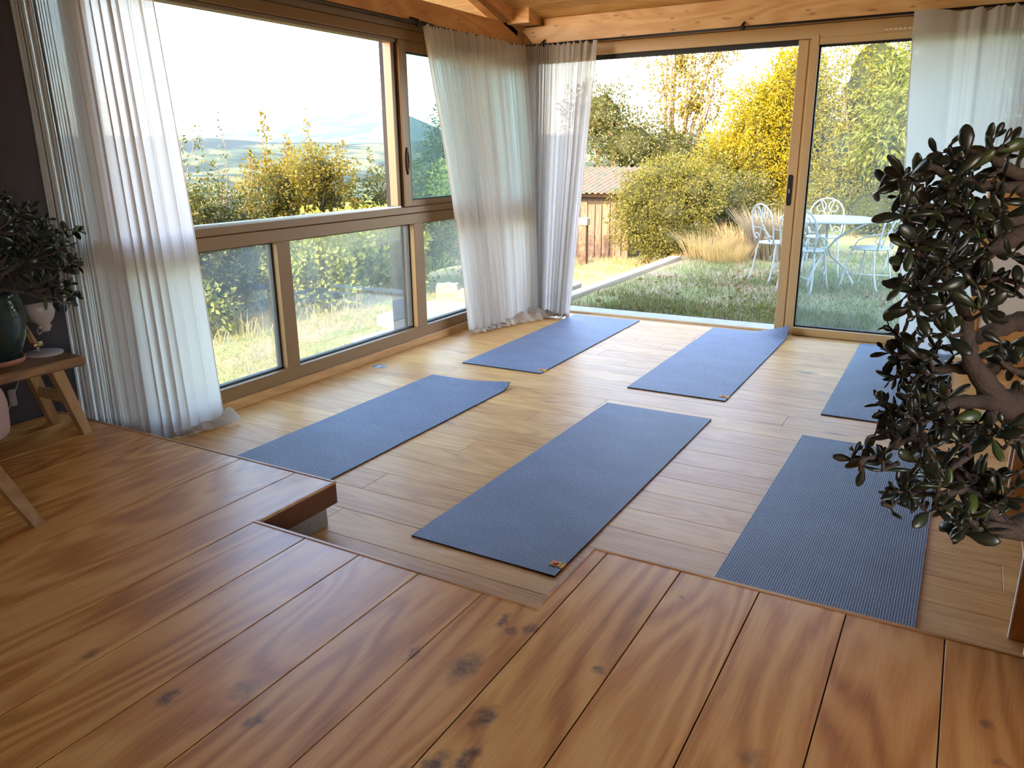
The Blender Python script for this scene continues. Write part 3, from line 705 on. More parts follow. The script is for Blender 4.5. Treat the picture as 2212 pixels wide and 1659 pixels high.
def inner(parent, blobs, seed, k=0.48):  # solid dark blobs added to stand in for shade between the leaves
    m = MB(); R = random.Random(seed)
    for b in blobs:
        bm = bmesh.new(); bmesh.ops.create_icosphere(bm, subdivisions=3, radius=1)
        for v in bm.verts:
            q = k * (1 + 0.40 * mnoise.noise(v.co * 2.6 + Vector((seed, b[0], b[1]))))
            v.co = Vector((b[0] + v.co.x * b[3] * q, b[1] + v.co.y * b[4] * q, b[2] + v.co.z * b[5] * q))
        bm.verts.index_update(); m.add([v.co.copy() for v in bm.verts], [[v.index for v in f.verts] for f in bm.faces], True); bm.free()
    o = m.obj('dark_core', INNER, parent); o['kind'] = 'stuff'

def bush(name, label, cat, base, blobs, mat, n, size, aspect=1.9, shoots=(), seed=1, stem_r=0.03, group=None, shell=0.55, nst=7, droop=0.2, clump=0.35):
    t = thing(name, label, cat, base, group=group)
    R = random.Random(seed + 50)
    tops = []
    for k in range(nst):
        b = R.choice(blobs); tops.append((b[0] + R.uniform(-.5, .5) * b[3], b[1] + R.uniform(-.5, .5) * b[4], b[2] + R.uniform(-.2, .8) * b[5]))
    stems(t, base, tops, stem_r, seed=seed)
    if len(shoots): stems(t, (base[0], base[1], base[2] + .4), [(q[0], q[1], q[3] - .03) for q in shoots], .009, name='shoot', seed=seed + 3)
    leaf_cloud('foliage', mat, blobs, n, size, aspect, shoots, seed, droop, t, shell, clump)
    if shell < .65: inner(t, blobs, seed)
    return t

# left hedge beyond the window
HG = 'shrubs of the hedge left of the house'
bush('hedge_shrub', 'dark green hedge shrub with thin upright twigs, leftmost beyond the window', 'shrub', (-2.9, -1.75, -.15), [(-2.9, -1.75, .55, .6, .75, .75), (-2.6, -1.6, .25, .45, .6, .45), (-2.9, -1.3, .8, .4, .4, .5)], L_DARK, 11173, 0.038, 2.0, [(-2.75, -1.45, 1.1, 1.62, .1, 60), (-2.9, -1.15, 1.1, 1.72, .1, 70), (-2.8, -1.7, 1.1, 1.5, .1, 60)], 11, group=HG)
bush('hedge_shrub', 'olive hedge shrub, low topped, between the dark shrub and the tall golden shrub', 'shrub', (-3.1, -.75, -.15), [(-3.1, -.75, .55, .65, .7, .7), (-2.7, -.7, .3, .5, .6, .5)], L_DARK, 10743, 0.038, 2.0, [(-3.0, -.8, .9, 1.85, .09, 60), (-3.0, -.4, .9, 1.4, .1, 70), (-2.9, -1.0, 1.0, 1.4, .1, 60)], 12, group=HG)
bush('hedge_shrub', 'tall golden hedge shrub with a pointed top in the middle of the hedge', 'shrub', (-3.2, .05, -.15), [(-3.2, .1, .6, .6, .6, .75), (-3.1, -.05, 1.0, .4, .4, .5), (-2.8, .1, .3, .45, .55, .5)], L_GOLD, 11173, 0.041, 2.0, [(-3.15, -.08, 1.2, 1.9, .12, 160), (-3.2, .3, 1.2, 1.65, .12, 110), (-3.1, -.35, 1.0, 1.5, .1, 90)], 13, group=HG)
bush('hedge_shrub', 'broad golden hedge shrub with a rounded top next to the pointed one', 'shrub', (-3.3, .95, -.15), [(-3.3, .85, .7, .6, .6, .8), (-3.3, .8, 1.2, .45, .42, .42), (-2.9, .9, .35, .5, .55, .5)], L_GOLD, 12032, 0.042, 1.9, [(-3.3, .75, 1.4, 1.95, .1, 70), (-3.2, 1.25, 1.0, 1.6, .12, 90)], 14, group=HG)
bush('hedge_shrub', 'green hedge shrub beside the dark outdoor post', 'shrub', (-3.1, 1.95, -.15), [(-3.1, 1.9, .6, .7, .7, .75), (-2.7, 2.0, .4, .5, .6, .55)], L_DARK, 11173, 0.041, 1.9, [(-3.1, 1.6, 1.0, 1.5, .12, 90)], 15, group=HG)
bush('hedge_shrub', 'yellow green hedge shrub behind the pale stone blocks', 'shrub', (-2.7, 3.2, -.2), [(-2.7, 3.2, .6, .8, .8, .85), (-2.3, 3.0, .3, .5, .6, .5), (-2.9, 4.0, .7, .8, .8, .8)], L_VINE, 10616, 0.052, 1.8, [], 16, group=HG)
VG = 'leafy creepers in front of the hedge'
bush('creeper', 'pale green creeper low behind the left lower pane', 'shrub', (-2.35, -2.35, -.15), [(-2.35, -2.3, .25, .35, .5, .5), (-2.2, -1.9, .1, .3, .35, .3)], L_VINE, 2654, 0.052, 1.6, [], 21, .012, VG, .8)
bush('creeper', 'pale green creeper with large leaves behind the middle lower pane', 'shrub', (-2.2, -.55, -.15), [(-2.2, -.55, .35, .35, .55, .6), (-2.05, -.4, .1, .3, .5, .35), (-2.3, .1, .45, .35, .5, .5)], L_VINE, 4600, 0.059, 1.5, [], 22, .012, VG, .8)
bush('creeper', 'yellow green creeper around the foot of the dark outdoor post', 'shrub', (-2.2, .9, -.15), [(-2.2, .9, .4, .35, .6, .6), (-2.0, .7, .15, .3, .5, .35)], L_VINE, 4069, 0.059, 1.5, [], 23, .012, VG, .8)
bush('conifer', 'tall bluish conifer seen through the closed upper sash', 'tree', (-5.35, 6.95, -1.3), [(-5.35, 6.95, .1, 1.3, 1.3, 1.2), (-5.35, 6.95, 1.0, .95, .95, 1.0), (-5.35, 6.95, 1.8, .58, .58, .8), (-5.35, 6.95, 2.45, .26, .26, .6)], L_BLUE, 12861, 0.096, 3.2, [], 24, .07, None, .7, 5, .4)

# back garden
bush('garden_bush', 'pale olive bush with rounded crown in front of the old shed', 'shrub', (-.35, 5.3, -.2), [(-.4, 5.3, .55, .85, .85, .8), (-.2, 5.1, .15, .75, .7, .4), (-.65, 5.2, .35, .7, .7, .55), (-.05, 5.4, .85, .55, .6, .5), (-.75, 5.15, .75, .5, .6, .5), (-.45, 5.4, 1.05, .55, .5, .4)], L_OLIVE, 23768, 0.041, 1.9, [], 31, .03)
HB = 'golden conifer hedge'
bush('conifer_hedge', 'bright golden conifer with a sloping shoulder behind the olive bush', 'hedge', (.3, 8.3, -.1), [(.25, 8.3, 1.3, .85, .9, 1.45), (.85, 8.4, 1.8, .85, .9, 1.5), (-.35, 8.2, .9, .6, .8, 1.15), (.75, 8.3, 2.35, .62, .75, .95), (.2, 8.2, 1.9, .6, .7, .85)], L_YELLOW, 53262, 0.059, 2.6, [(.5, 8.2, 2.5, 3.1, .16, 100), (.95, 8.3, 2.9, 3.5, .18, 120), (0.1, 8.2, 2.3, 2.85, .14, 80)], 32, .06, HB, .5, 7, .1)
bush('conifer_hedge', 'tall golden conifer directly behind the door stile', 'hedge', (2.0, 8.2, -.1), [(2.0, 8.3, 1.3, 1.0, 1.0, 1.5), (2.0, 8.3, 2.4, .95, .95, 1.3), (1.6, 8.0, .5, .8, .7, .8)], L_YELLOW, 26039, 0.059, 2.6, [(1.8, 8.1, 3.0, 3.7, .2, 120)], 33, .06, HB, .5, 7, .1)
bush('conifer_hedge', 'tall yellow green conifer behind the garden table', 'hedge', (3.2, 8.3, -.1), [(3.2, 8.4, 1.4, 1.1, 1.0, 1.6), (3.2, 8.4, 2.7, 1.0, 1.0, 1.4)], L_CHERRY, 19454, 0.060, 2.6, [], 34, .06, HB, .5, 7, .1)
bush('conifer_hedge', 'yellow green conifer behind the right curtain', 'hedge', (4.7, 8.3, -.1), [(4.7, 8.4, 1.4, 1.1, 1.0, 1.6), (4.7, 8.4, 2.7, 1.0, 1.0, 1.4)], L_CHERRY, 14266, 0.060, 2.6, [], 35, .06, HB, .5, 7, .1)
bush('cherry_tree', 'small tree with long hanging yellow green leaves over the garden table', 'tree', (3.0, 6.4, 0.0), [(2.8, 6.4, 2.0, .9, .8, .8), (3.3, 6.5, 2.6, .9, .8, .7), (2.4, 6.5, 1.5, .6, .6, .5), (3.7, 6.3, 1.6, .7, .6, .6)], L_CHERRY, 5447, 0.111, 2.8, [], 36, .05, None, .9, 7, .7)
bush('garden_bush', 'sunlit scrubby bush at the foot of the conifer hedge behind the table', 'shrub', (2.6, 6.9, 0.0), [(2.3, 6.9, .5, .7, .6, .6), (3.2, 7.0, .5, .7, .6, .6), (4.2, 6.9, .5, .7, .6, .6)], L_OLIVE, 9507, 0.045, 2.2, [], 37, .02)
bush('garden_bush', 'dark leafy bush between the olive bush and the golden conifer', 'shrub', (.35, 6.6, -.1), [(.35, 6.7, .5, .6, .6, .7), (.6, 6.6, .25, .5, .5, .45)], L_DARK, 8594, 0.043, 2.0, [], 38, .02)
bush('tree', 'thin autumn tree with sparse leaves against the white sky', 'tree', (-1.75, 9.5, -.5), [(-1.7, 9.5, 3.1, .95, .95, 1.0), (-1.4, 9.5, 2.3, .95, .9, .7), (-2.1, 9.4, 3.9, .8, .8, .7), (-1.0, 9.5, 3.4, .6, .6, .6)], L_TREE, 6998, 0.069, 1.7, [], 39, .06, None, 1.0, 12)
bush('tree', 'dense dark green tree above the roof of the shed', 'tree', (-2.4, 8.6, -.5), [(-2.3, 8.6, 1.5, 1.0, .9, .8), (-1.5, 8.7, 1.2, .9, .8, .8), (-3.0, 8.6, 2.1, .8, .8, .8), (-.9, 8.8, .9, .8, .7, .8)], L_DARK, 20412, 0.059, 1.9, [], 40, .06)
bush('tree', 'olive green shrub rising behind the rounded bush', 'shrub', (-.3, 7.6, -.3), [(-.3, 7.6, .8, .8, .7, .8), (.1, 7.5, .5, .7, .6, .7)], L_OLIVE, 9507, 0.056, 1.9, [], 41, .04)

def blades(name, mat, pts, h, wd, lean, seed, parent=None, seg=2, jitter=0.5):
    """grass: each blade a narrow bent triangle strip"""
    R = np.random.RandomState(seed); n = len(pts); P = np.asarray(pts)
    a = R.rand(n) * 2 * PI; dx = np.stack([np.cos(a), np.sin(a), np.zeros(n)], 1)
    hh = h * (1 - jitter + 2 * jitter * R.rand(n)); ln = lean * R.rand(n) * hh
    b = R.rand(n) * 2 * PI; sx = np.stack([np.cos(b), np.sin(b), np.zeros(n)], 1) * (wd / 2)
    up = np.array([0, 0, 1.0])
    m1 = P + up * (hh * .55)[:, None] + dx * (ln * .35)[:, None]; t1 = P + up * hh[:, None] + dx * ln[:, None]
    V = np.stack([P - sx, P + sx, m1 - sx * .7, m1 + sx * .7, t1], 1).reshape(-1, 3)
    i0 = np.arange(n) * 5
    F = np.concatenate([np.stack([i0, i0+1, i0+3], 1), np.stack([i0, i0+3, i0+2], 1), np.stack([i0+2, i0+3, i0+4], 1)])
    o = bpy.data.objects.new(name, raw_mesh(name, V, F, mat)); put(o, parent); return o

Rg = np.random.RandomState(5)
def scatter(n, x0, x1, y0, y1, keep=None):
    x = Rg.uniform(x0, x1, n); y = Rg.uniform(y0, y1, n)
    if keep is not None: m = keep(x, y); x, y = x[m], y[m]
    return [(a, b, gh(a, b) - 0.005) for a, b in zip(x, y)]
def patchy(x, y):
    v = np.array([mnoise.noise(Vector((a * 1.3, b * 1.3, 4))) for a, b in zip(x, y)]); return Rg.rand(len(x)) < np.clip(0.55 - 0.9 * v, 0.08, 1)
o = blades('lawn_grass', G_GREEN, scatter(34000, 0.28, 4.6, 0.44, 5.2, patchy), .055, .007, 1.0, 51); tag(o, 'short patchy green grass of the lawn behind the garden door', kind='stuff')
o = blades('lawn_grass', G_GREEN, scatter(5000, 0.28, 3.0, 0.42, 1.2, patchy), .07, .008, 1.0, 52); tag(o, 'longer grass tufts along the concrete step', kind='stuff')
o = blades('lawn_grass', G_SUN, scatter(16000, -2.6, -0.6, -4.2, 1.0, patchy), .035, .006, 1.2, 53); tag(o, 'sunlit yellow green grass outside the left window', kind='stuff')
o = blades('dry_grass', G_DRY, scatter(900, -2.6, -1.7, -3.2, 0.4), .16, .006, 1.3, 54); tag(o, 'dry grass stalks along the foot of the hedge', kind='stuff')
o = blades('dry_grass', G_DRY, scatter(5000, -2.4, 0.1, 1.6, 6.0), .06, .008, 1.1, 55); tag(o, 'reddish dry grass on the slope beyond the kerb', kind='stuff')
def tuft(name, label, cat, x, y, n, r, h, lean, mat, seed, group=None, wd=.006):
    t = thing(name, label, cat, (x, y, gh(x, y)), group=group); R = np.random.RandomState(seed)
    a = R.rand(n) * 2 * PI; rr = r * R.rand(n) ** .6
    pts = [(x + q * math.cos(p), y + q * math.sin(p), gh(x, y) - .01) for p, q in zip(a, rr)]
    b = blades('blades', mat, pts, h, wd, lean, seed, t, jitter=.35); b['kind'] = 'stuff'; return t
DG = 'dry ornamental grass tufts along the lawn'
tuft('grass_tuft', 'straw coloured grass tuft beside the olive bush, largest of the three', 'grass', .50, 4.55, 700, .34, .34, 1.2, G_DRY, 61, DG)
tuft('grass_tuft', 'pinkish straw grass tuft behind the largest tuft', 'grass', .85, 5.2, 700, .38, .34, 1.1, G_DRY, 62, DG)
tuft('grass_tuft', 'short yellow green grass tuft in front of the lavender', 'grass', .80, 4.25, 700, .3, .24, 1.1, G_DRY, 63, DG)
tuft('lavender', 'faded grey lavender clump behind the left garden chair', 'shrub', 1.45, 4.7, 2200, .42, .52, .7, G_LAV, 64, None, .01)
# fallen leaves on the lawn
fl_ = leaf_cloud('fallen_leaves', DEADLEAF, [(2.1, .9, -.01, .7, .45, .015), (3.0, 1.8, -.01, .9, .9, .015), (1.4, 2.2, -.01, 1.1, 1.2, .015), (.9, .6, -.01, .7, .2, .02)], 420, .055, 1.6, seed=71, shell=1.0)
tag(fl_, 'brown fallen leaves strewn over the lawn', kind='stuff')

# kerb, step, terrace, stones, post
tag(MB().box((0.02, 0.10, -0.3), (2.6, 0.40, -0.012), 0.01).obj('doorstep', CONCRETE), 'pale concrete step along the foot of the open garden door', 'step')
kb = MB().box((0.02, 0.45, -0.35), (0.16, 4.3, 0.012), 0.006).obj('kerb', plain('weathered_kerb', (0.30, 0.245, 0.175), 0.9, 0, 0.2, 12, 0.3)); tag(kb, 'sunlit concrete kerb edging the lawn beside the curtain', 'kerb')
MB().box((-0.006, 0.45, -0.32), (0.018, 4.3, 0.0), 0.004).obj('kerb_lip', CONCRETE, kb)
tr = thing('terrace', 'pale paved terrace slab outside the left window near the room corner', 'terrace', (-.6, 0, -.1))
MB().box((-1.0, -0.98, -0.3), (-0.12, 1.6, 0.02), 0.02).obj('slab', CONC_WARM, tr)
MB().box((-0.78, -1.62, -0.3), (-0.12, -1.0, -0.06), 0.02).obj('step', CONC_WARM, tr)
def rough_block(name, label, c, s, mat, seed, rz, group=None):
    bm = bmesh.new(); bmesh.ops.create_cube(bm, size=1); bmesh.ops.subdivide_edges(bm, edges=bm.edges[:], cuts=3, use_grid_fill=True)
    R = random.Random(seed)
    for v in bm.verts:
        r = v.co.normalized() * 0.5; v.co = v.co.lerp(r * 1.25, 0.22)
        v.co = Vector((v.co.x * s[0], v.co.y * s[1], v.co.z * s[2])) + Vector((R.uniform(-1, 1), R.uniform(-1, 1), R.uniform(-1, 1))) * 0.008
    me = bpy.data.meshes.new(name); bm.to_mesh(me); bm.free(); me.materials.append(mat)
    o = bpy.data.objects.new(name, me); o.location = c; o.rotation_euler = (0, 0, rz); link(o); return tag(o, label, 'stone', group)
rough_block('stone_block', 'larger pale limestone block on the terrace', (-.90, .05, .09), (.22, .2, .15), STONE, 3, .5)
rough_block('stone_block', 'smaller ochre stone on the terrace half behind the curtain', (-.66, .02, .075), (.13, .18, .115), plain('ochre_stone', (.42, .27, .13), .9, 0, .2, 12, .4), 4, .2)
pst = thing('garden_post', 'dark grey square post standing outside the left window', 'post', (-.27, -1.485, -.1))
MB().box((-.335, -1.555, -.12), (-.205, -1.415, 2.38), .006).obj('shaft', POST, pst)
MB().box((-.345, -1.565, .0), (-.195, -1.405, .02), .003).obj('foot_plate', POST, pst)

# the old shed
sh = thing('shed', 'low old shed of upright planks with a rusty corrugated roof', 'shed', (-2.4, 6.6, -.5))
k = 0; x = -3.6; rs_ = random.Random(9)
while x < -1.35:
    wd = rs_.uniform(.10, .15); MB().box((x, 6.0 + rs_.uniform(-.012, .012), -.42), (x + wd - .012, 6.025, .60 + rs_.uniform(-.05, .02)), .003).obj('board', SHED_WOOD, sh); x += wd
for j in range(9): MB().box((-1.36, 6.05 + j * .14, -.42), (-1.335, 6.175 + j * .14, .66), .003).obj('board', SHED_WOOD, sh)
MB().box((-3.6, 6.03, -.5), (-1.37, 7.3, .78)).obj('inner_wall', plain('shed_dark', (.03, .022, .015), .9), sh)
MB().box((-3.6, 5.94, .70), (-1.3, 6.0, .78), .004).obj('eave_beam', SHED_WOOD, sh)
cr = []; cf = []; nx = 120
for i in range(nx + 1):
    xx = -3.9 + (2.55) * i / nx; dz = .016 * math.sin(i * 2 * PI / 5)
    cr += [(xx, 5.72, .79 + dz), (xx, 7.6, 1.16 + dz), (xx, 5.72, .777 + dz), (xx, 7.6, 1.147 + dz)]
for i in range(nx):
    a0 = i * 4; b0 = a0 + 4; cf += [(a0, b0, b0 + 1, a0 + 1), (a0 + 2, a0 + 3, b0 + 3, b0 + 2), (a0, a0 + 2, b0 + 2, b0), (a0 + 1, b0 + 1, b0 + 3, a0 + 3)]
MB().add(cr, cf).obj('roof_sheet', ROOF, sh)
fp = thing('fence_post', 'short pale wooden post in front of the shed', 'post', (-1.75, 5.2, -.3))
MB().box((-1.83, 5.15, -.4), (-1.70, 5.25, .30), .01).obj('shaft', SHED_WOOD, fp); MB().box((-1.85, 5.13, .30), (-1.68, 5.27, .42), .01).obj('cap', STONE, fp)

# ------------------------------------------------------------------ garden table and chairs
tb = thing('garden_table', 'round white metal garden table behind the fixed pane', 'table', (2.27, 2.75, -.03))
MB().lathe([(0.0, .715), (.49, .715), (.50, .72), (.50, .735), (.49, .742), (0.0, .742)], 48, (2.27, 2.75, -.03)).obj('tabletop', WHITE_IRON, tb)
for q in range(3):
    a = math.radians(250 + 120 * q); ca, sa = math.cos(a), math.sin(a)
    pts = [(2.27 + r * ca, 2.75 + r * sa, -.03 + z) for r, z in ((.30, 0), (.31, .05), (.20, .22), (.06, .34), (.03, .42), (.10, .52), (.24, .62), (.42, .71))]
    MB().tube(pts, .013, 8).obj('leg', WHITE_IRON, tb)
MB().tube([(2.27, 2.75, .0), (2.27, 2.75, .69)], .016, 10).obj('column', WHITE_IRON, tb)

def spiral(c, r0, r1, a0, a1, n=16):
    return [(c[0] + (r0 + (r1 - r0) * t) * math.cos(a0 + (a1 - a0) * t), c[1] + (r0 + (r1 - r0) * t) * math.sin(a0 + (a1 - a0) * t)) for t in [i / (n - 1) for i in range(n)]]
def make_chair(label):
    t = thing('garden_chair', label, 'chair', (0, 0, 0), group='white iron garden chairs')
    def P(o):  # local coordinates
        return o
    MB().lathe([(0, .445), (.19, .445), (.20, .45), (.20, .458), (.19, .462), (0, .458)], 32).obj('seat', WHITE_IRON, t)
    for sx in (-1, 1):
        MB().tube([(sx * .15, .10, .445), (sx * .17, .125, .40), (sx * .185, .15, .25), (sx * .20, .17, .10), (sx * .215, .205, 0)], .010, 8).obj('leg', WHITE_IRON, t)
        MB().tube([(sx * .15, -.12, .445), (sx * .165, -.14, .38), (sx * .175, -.16, .20), (sx * .18, -.19, .08), (sx * .185, -.23, 0)], .010, 8).obj('leg', WHITE_IRON, t)
    # hoop back, leaning backwards
    bk = lambda u, z: (u, -.165 - (z - .45) * .20, z)
    hoop = [bk(-.165, .44), bk(-.185, .55), bk(-.19, .66)] + [bk(-.19 * math.cos(a), .70 + .185 * math.sin(a)) for a in [PI * k / 14 for k in range(15)]] + [bk(.19, .66), bk(.185, .55), bk(.165, .44)]
    MB().tube(hoop, .0095, 8).obj('back_hoop', WHITE_IRON, t)
    for sx in (-1, 1):
        s1 = spiral((sx * .085, .78), .015, .085, PI / 2 + (PI * 1.9 if sx > 0 else -PI * 1.9), PI / 2 - sx * -.1, 20)
        pts = [bk(u, z) for u, z in s1] + [bk(sx * .02, .70), bk(-sx * .05, .58), bk(-sx * .10, .47)]
        MB().tube(pts, .007, 6).obj('scroll', WHITE_IRON, t)
        s2 = spiral((sx * .13, .52), .012, .05, 0, sx * PI * 2.2, 16)
        MB().tube([bk(u, z) for u, z in s2], .006, 6).obj('scroll', WHITE_IRON, t)
        # side arm scroll
        arm = [(sx * .185, -.19, .62), (sx * .215, -.08, .60), (sx * .225, .02, .55), (sx * .215, .05, .50), (sx * .205, .02, .475), (sx * .20, -.02, .49)]
        MB().tube(arm, .007, 6).obj('arm_scroll', WHITE_IRON, t)
        MB().tube([(sx * .19, .155, .24), (sx * .19, .09, .20), (sx * .185, .05, .25), (sx * .183, .085, .285)], .006, 6).obj('leg_scroll', WHITE_IRON, t)
    MB().tube([(-.19, .155, .18), (.17, -.165, .16)], .006, 6).obj('brace', WHITE_IRON, t)
    return t
GZ = -.03
ch0 = make_chair('white iron garden chair seen through the open door, left of the door stile')
ch0.location = (1.74, 2.80, GZ); ch0.rotation_euler = (0, 0, math.radians(-42))
for (x, y, r, lab) in ((2.14, 2.22, -12, 'white iron garden chair partly hidden behind the door stile, nearest to the stile'),
                       (2.72, 2.66, 70, 'white iron garden chair on the right of the table, seat turned to the table'),
                       (2.12, 3.55, 185, 'white iron garden chair behind the far side of the round table'),
                       (3.05, 3.75, 120, 'white iron garden chair farthest back, half hidden by the right curtain')):
    dup(ch0, (x, y, GZ + (0.01 if y > 3.5 else 0)), math.radians(r), lab)

# ------------------------------------------------------------------ curtain rods and curtains
rod = thing('curtain_rod', 'thin black iron curtain rod along the left window', 'curtain rod', (.1, -2.2, 2.29))
MB().tube([(-.20, -4.262, 2.292), (-.06, -4.225, 2.292), (.06, -4.12, 2.292), (.10, -4.0, 2.292), (.10, -.10, 2.292)], .0095, 10).obj('pole', IRON, rod)
for yb in (-1.64, -3.9):
    MB().tube([(.03, yb, 2.33), (.10, yb, 2.31), (.10, yb, 2.275)], .009, 8).obj('bracket', IRON, rod)
    MB().lathe([(0, -.012), (.02, -.012), (.02, .012), (0, .012)], 14, M=Matrix.Translation((.10, yb, 2.288)) @ Matrix.Rotation(PI/2, 4, 'X')).obj('collar', IRON, rod)
MB().tube([(.10, -1.62, 2.296), (.10, -1.47, 2.292)], .014, 10).obj('joint_sleeve', IRON, rod)
rod2 = thing('curtain_rod', 'thin black iron curtain rod over the garden door', 'curtain rod', (2.0, -.18, 2.29))
MB().tube([(.12, -.17, 2.290), (4.3, -.17, 2.290)], .0095, 10).obj('pole', IRON, rod2)
for xb in (.30, 1.955, 4.1):
    MB().tube([(xb, -.125, 2.33), (xb, -.17, 2.31), (xb, -.17, 2.272)], .009, 8).obj('bracket', IRON, rod2)
    MB().lathe([(0, -.014), (.019, -.014), (.019, .014), (0, .014)], 14, M=Matrix.Translation((xb, -.17, 2.288)) @ Matrix.Rotation(PI/2, 4, 'Y')).obj('collar', IRON, rod2)

def curtain(name, label, T, B, nrm, folds, amp_t, amp_b, seed, pool=0.0, zt=2.28, ns=340, nt_=60, head=0.13, warp=0.6, zb=0.012, sag=0.0, poolf=None, cloth=None, dense=0):
    """T(s), B(s): plan positions of the heading and of the foot; nrm: direction into the room"""
    R = random.Random(seed); ph = [R.uniform(0, 6.28) for _ in range(12)]
    th = thing(name, label, 'curtain', (T(0.5)[0], T(0.5)[1], zt))
    n = Vector(nrm)
    def fold(s, t):
        s = min(1.0, max(0.0, s)); s = (1 - (1 - s) ** 1.8) if dense < 0 else (s ** 1.8 if dense > 0 else s)
        g = s + warp * 0.035 * math.sin(11 * s + ph[0]) + warp * 0.07 * math.sin(5 * s + ph[1]) + warp * 0.012 * math.sin(29 * s + ph[9])
        a = math.sin(2 * PI * folds * g + ph[2] + 0.6 * t * math.sin(6 * s + ph[3]))
        a += 0.45 * math.sin(2 * PI * folds * 1.73 * g + ph[4] + 0.9 * t) + 0.30 * math.sin(2 * PI * folds * 0.41 * g + ph[5] - 1.2 * t)
        a += 0.22 * math.sin(2 * PI * folds * 3.1 * g + ph[7] + 1.5 * t)
        return a
    V = []; F = []
    def point(s, t, off=0.0):
        a = Vector((*T(s), 0)); b = Vector((*B(s), 0)); tt = t ** (1.0 + 0.25 * math.sin(3 * s + ph[6]))
        p = a.lerp(b, tt); am = (amp_t + (amp_b - amp_t) * t) * (0.30 + 0.80 * abs(math.sin(4.1 * s + ph[8] + 0.5 * t)) ** 1.3)
        p = p + n * (am * fold(s, t) + off + sag * math.sin(PI * t))
        p.z = zt + (zb - zt) * t + (0.010 * fold(s, 0) if t < 0.02 else 0)
        return p
    extra = 10 if pool > 0 else 0
    for j in range(nt_ + 1 + extra):
        for i in range(ns + 1):
            s = i / ns
            if j <= nt_: p = point(s, j / nt_)
            else:
                k = (j - nt_) / extra; p = point(s, 1.0); pl_ = pool * (poolf(s) if poolf else 1.0)
                d = math.sin(k * PI * 0.5); fo = fold(s * 1.3 + 0.2, 1)
                p = p + n * (pl_ * (k * 1.0) * (0.75 + 0.25 * fo * 0.6))
                p.z = 0.010 + pl_ * 0.52 * math.sin(PI * min(1, k)) * (0.7 + 0.3 * math.sin(31 * s + ph[9] + 3 * k)) + 0.004 * (1 + math.sin(60 * s + ph[10]))
            V.append(p)
    for j in range(nt_ + extra):
        for i in range(ns): a0 = j * (ns + 1) + i; F.append((a0, a0 + 1, a0 + ns + 2, a0 + ns + 1))
    MB().add(V, F, True).obj('cloth', cloth or SHEER, th)
    # the doubled heading with its gathered tape
    V = []; F = []; nh = 6
    for j in range(nh + 1):
        for i in range(ns + 1): V.append(point(i / ns, j / nh * head / (zt - zb), 0.006 + 0.002 * math.sin(40 * i / ns)))
    for j in range(nh):
        for i in range(ns): a0 = j * (ns + 1) + i; F.append((a0, a0 + 1, a0 + ns + 2, a0 + ns + 1))
    MB().add(V, F, True).obj('heading', SHEER_HEAD, th, label='doubled gathered heading')
    # stitched edge at both sides
    for s in (0.0, 1.0):
        MB().tube([point(s, k / 30) for k in range(31)], 0.0035, 5).obj('side_hem', SHEER_HEAD, th)
    return th
lerp = lambda a, b, t: a + (b - a) * t
def lpath(s, yend, dx):   # round the corner of the window niche
    if s < .38: t = s / .38; return (lerp(-.185, -.02, t) + dx * t, lerp(-4.255, -4.19, t ** 1.6))
    t = (s - .38) / .62; return (lerp(-.02, .10, min(1, t * 2.2)) + dx, lerp(-4.19, yend, t ** .9))
def gather(s, g):   # bunch the cloth towards one side
    return s ** g
curtain('curtain', 'sheer white linen curtain at the left end of the window wall, behind the bench', lambda s: lpath(s, -3.76, 0), lambda s: lpath(s, -3.66, .03), (.83, .55, 0), 23, .011, .016, 3, pool=.15, poolf=lambda s: smooth(.6, .95, s), zt=2.283, sag=.01, dense=-1, cloth=SHEER_MID)
curtain('curtain', 'sheer white curtain on the left side of the room corner', lambda s: (.10 + .03 * s, lerp(-1.58, -.22, s)), lambda s: (.16 + .12 * s, lerp(-1.17, -.30, s)), (1, .15, 0), 30, .026, .036, 5, pool=.17, poolf=lambda s: .35 + .65 * smooth(.3, .8, s), zt=2.283, sag=.03)
curtain('curtain', 'sheer white curtain beside the open garden door, right of the room corner', lambda s: (lerp(.13, .80, s), -.17), lambda s: (lerp(.18, .60, s), -.21 - .03 * s), (.1, -1, 0), 22, .018, .030, 8, pool=.15, poolf=lambda s: 1 - .75 * smooth(.3, .8, s), zt=2.281, sag=.015, cloth=SHEER_DENSE, dense=-1)
curtain('curtain', 'sheer white curtain at the right end of the garden door, behind the large plant', lambda s: (lerp(3.09, 4.25, s ** .9), -.17), lambda s: (lerp(3.26, 4.2, s ** .9), -.19), (0, -1, 0), 13, .016, .022, 12, zt=2.281, dense=1, cloth=SHEER_MID)

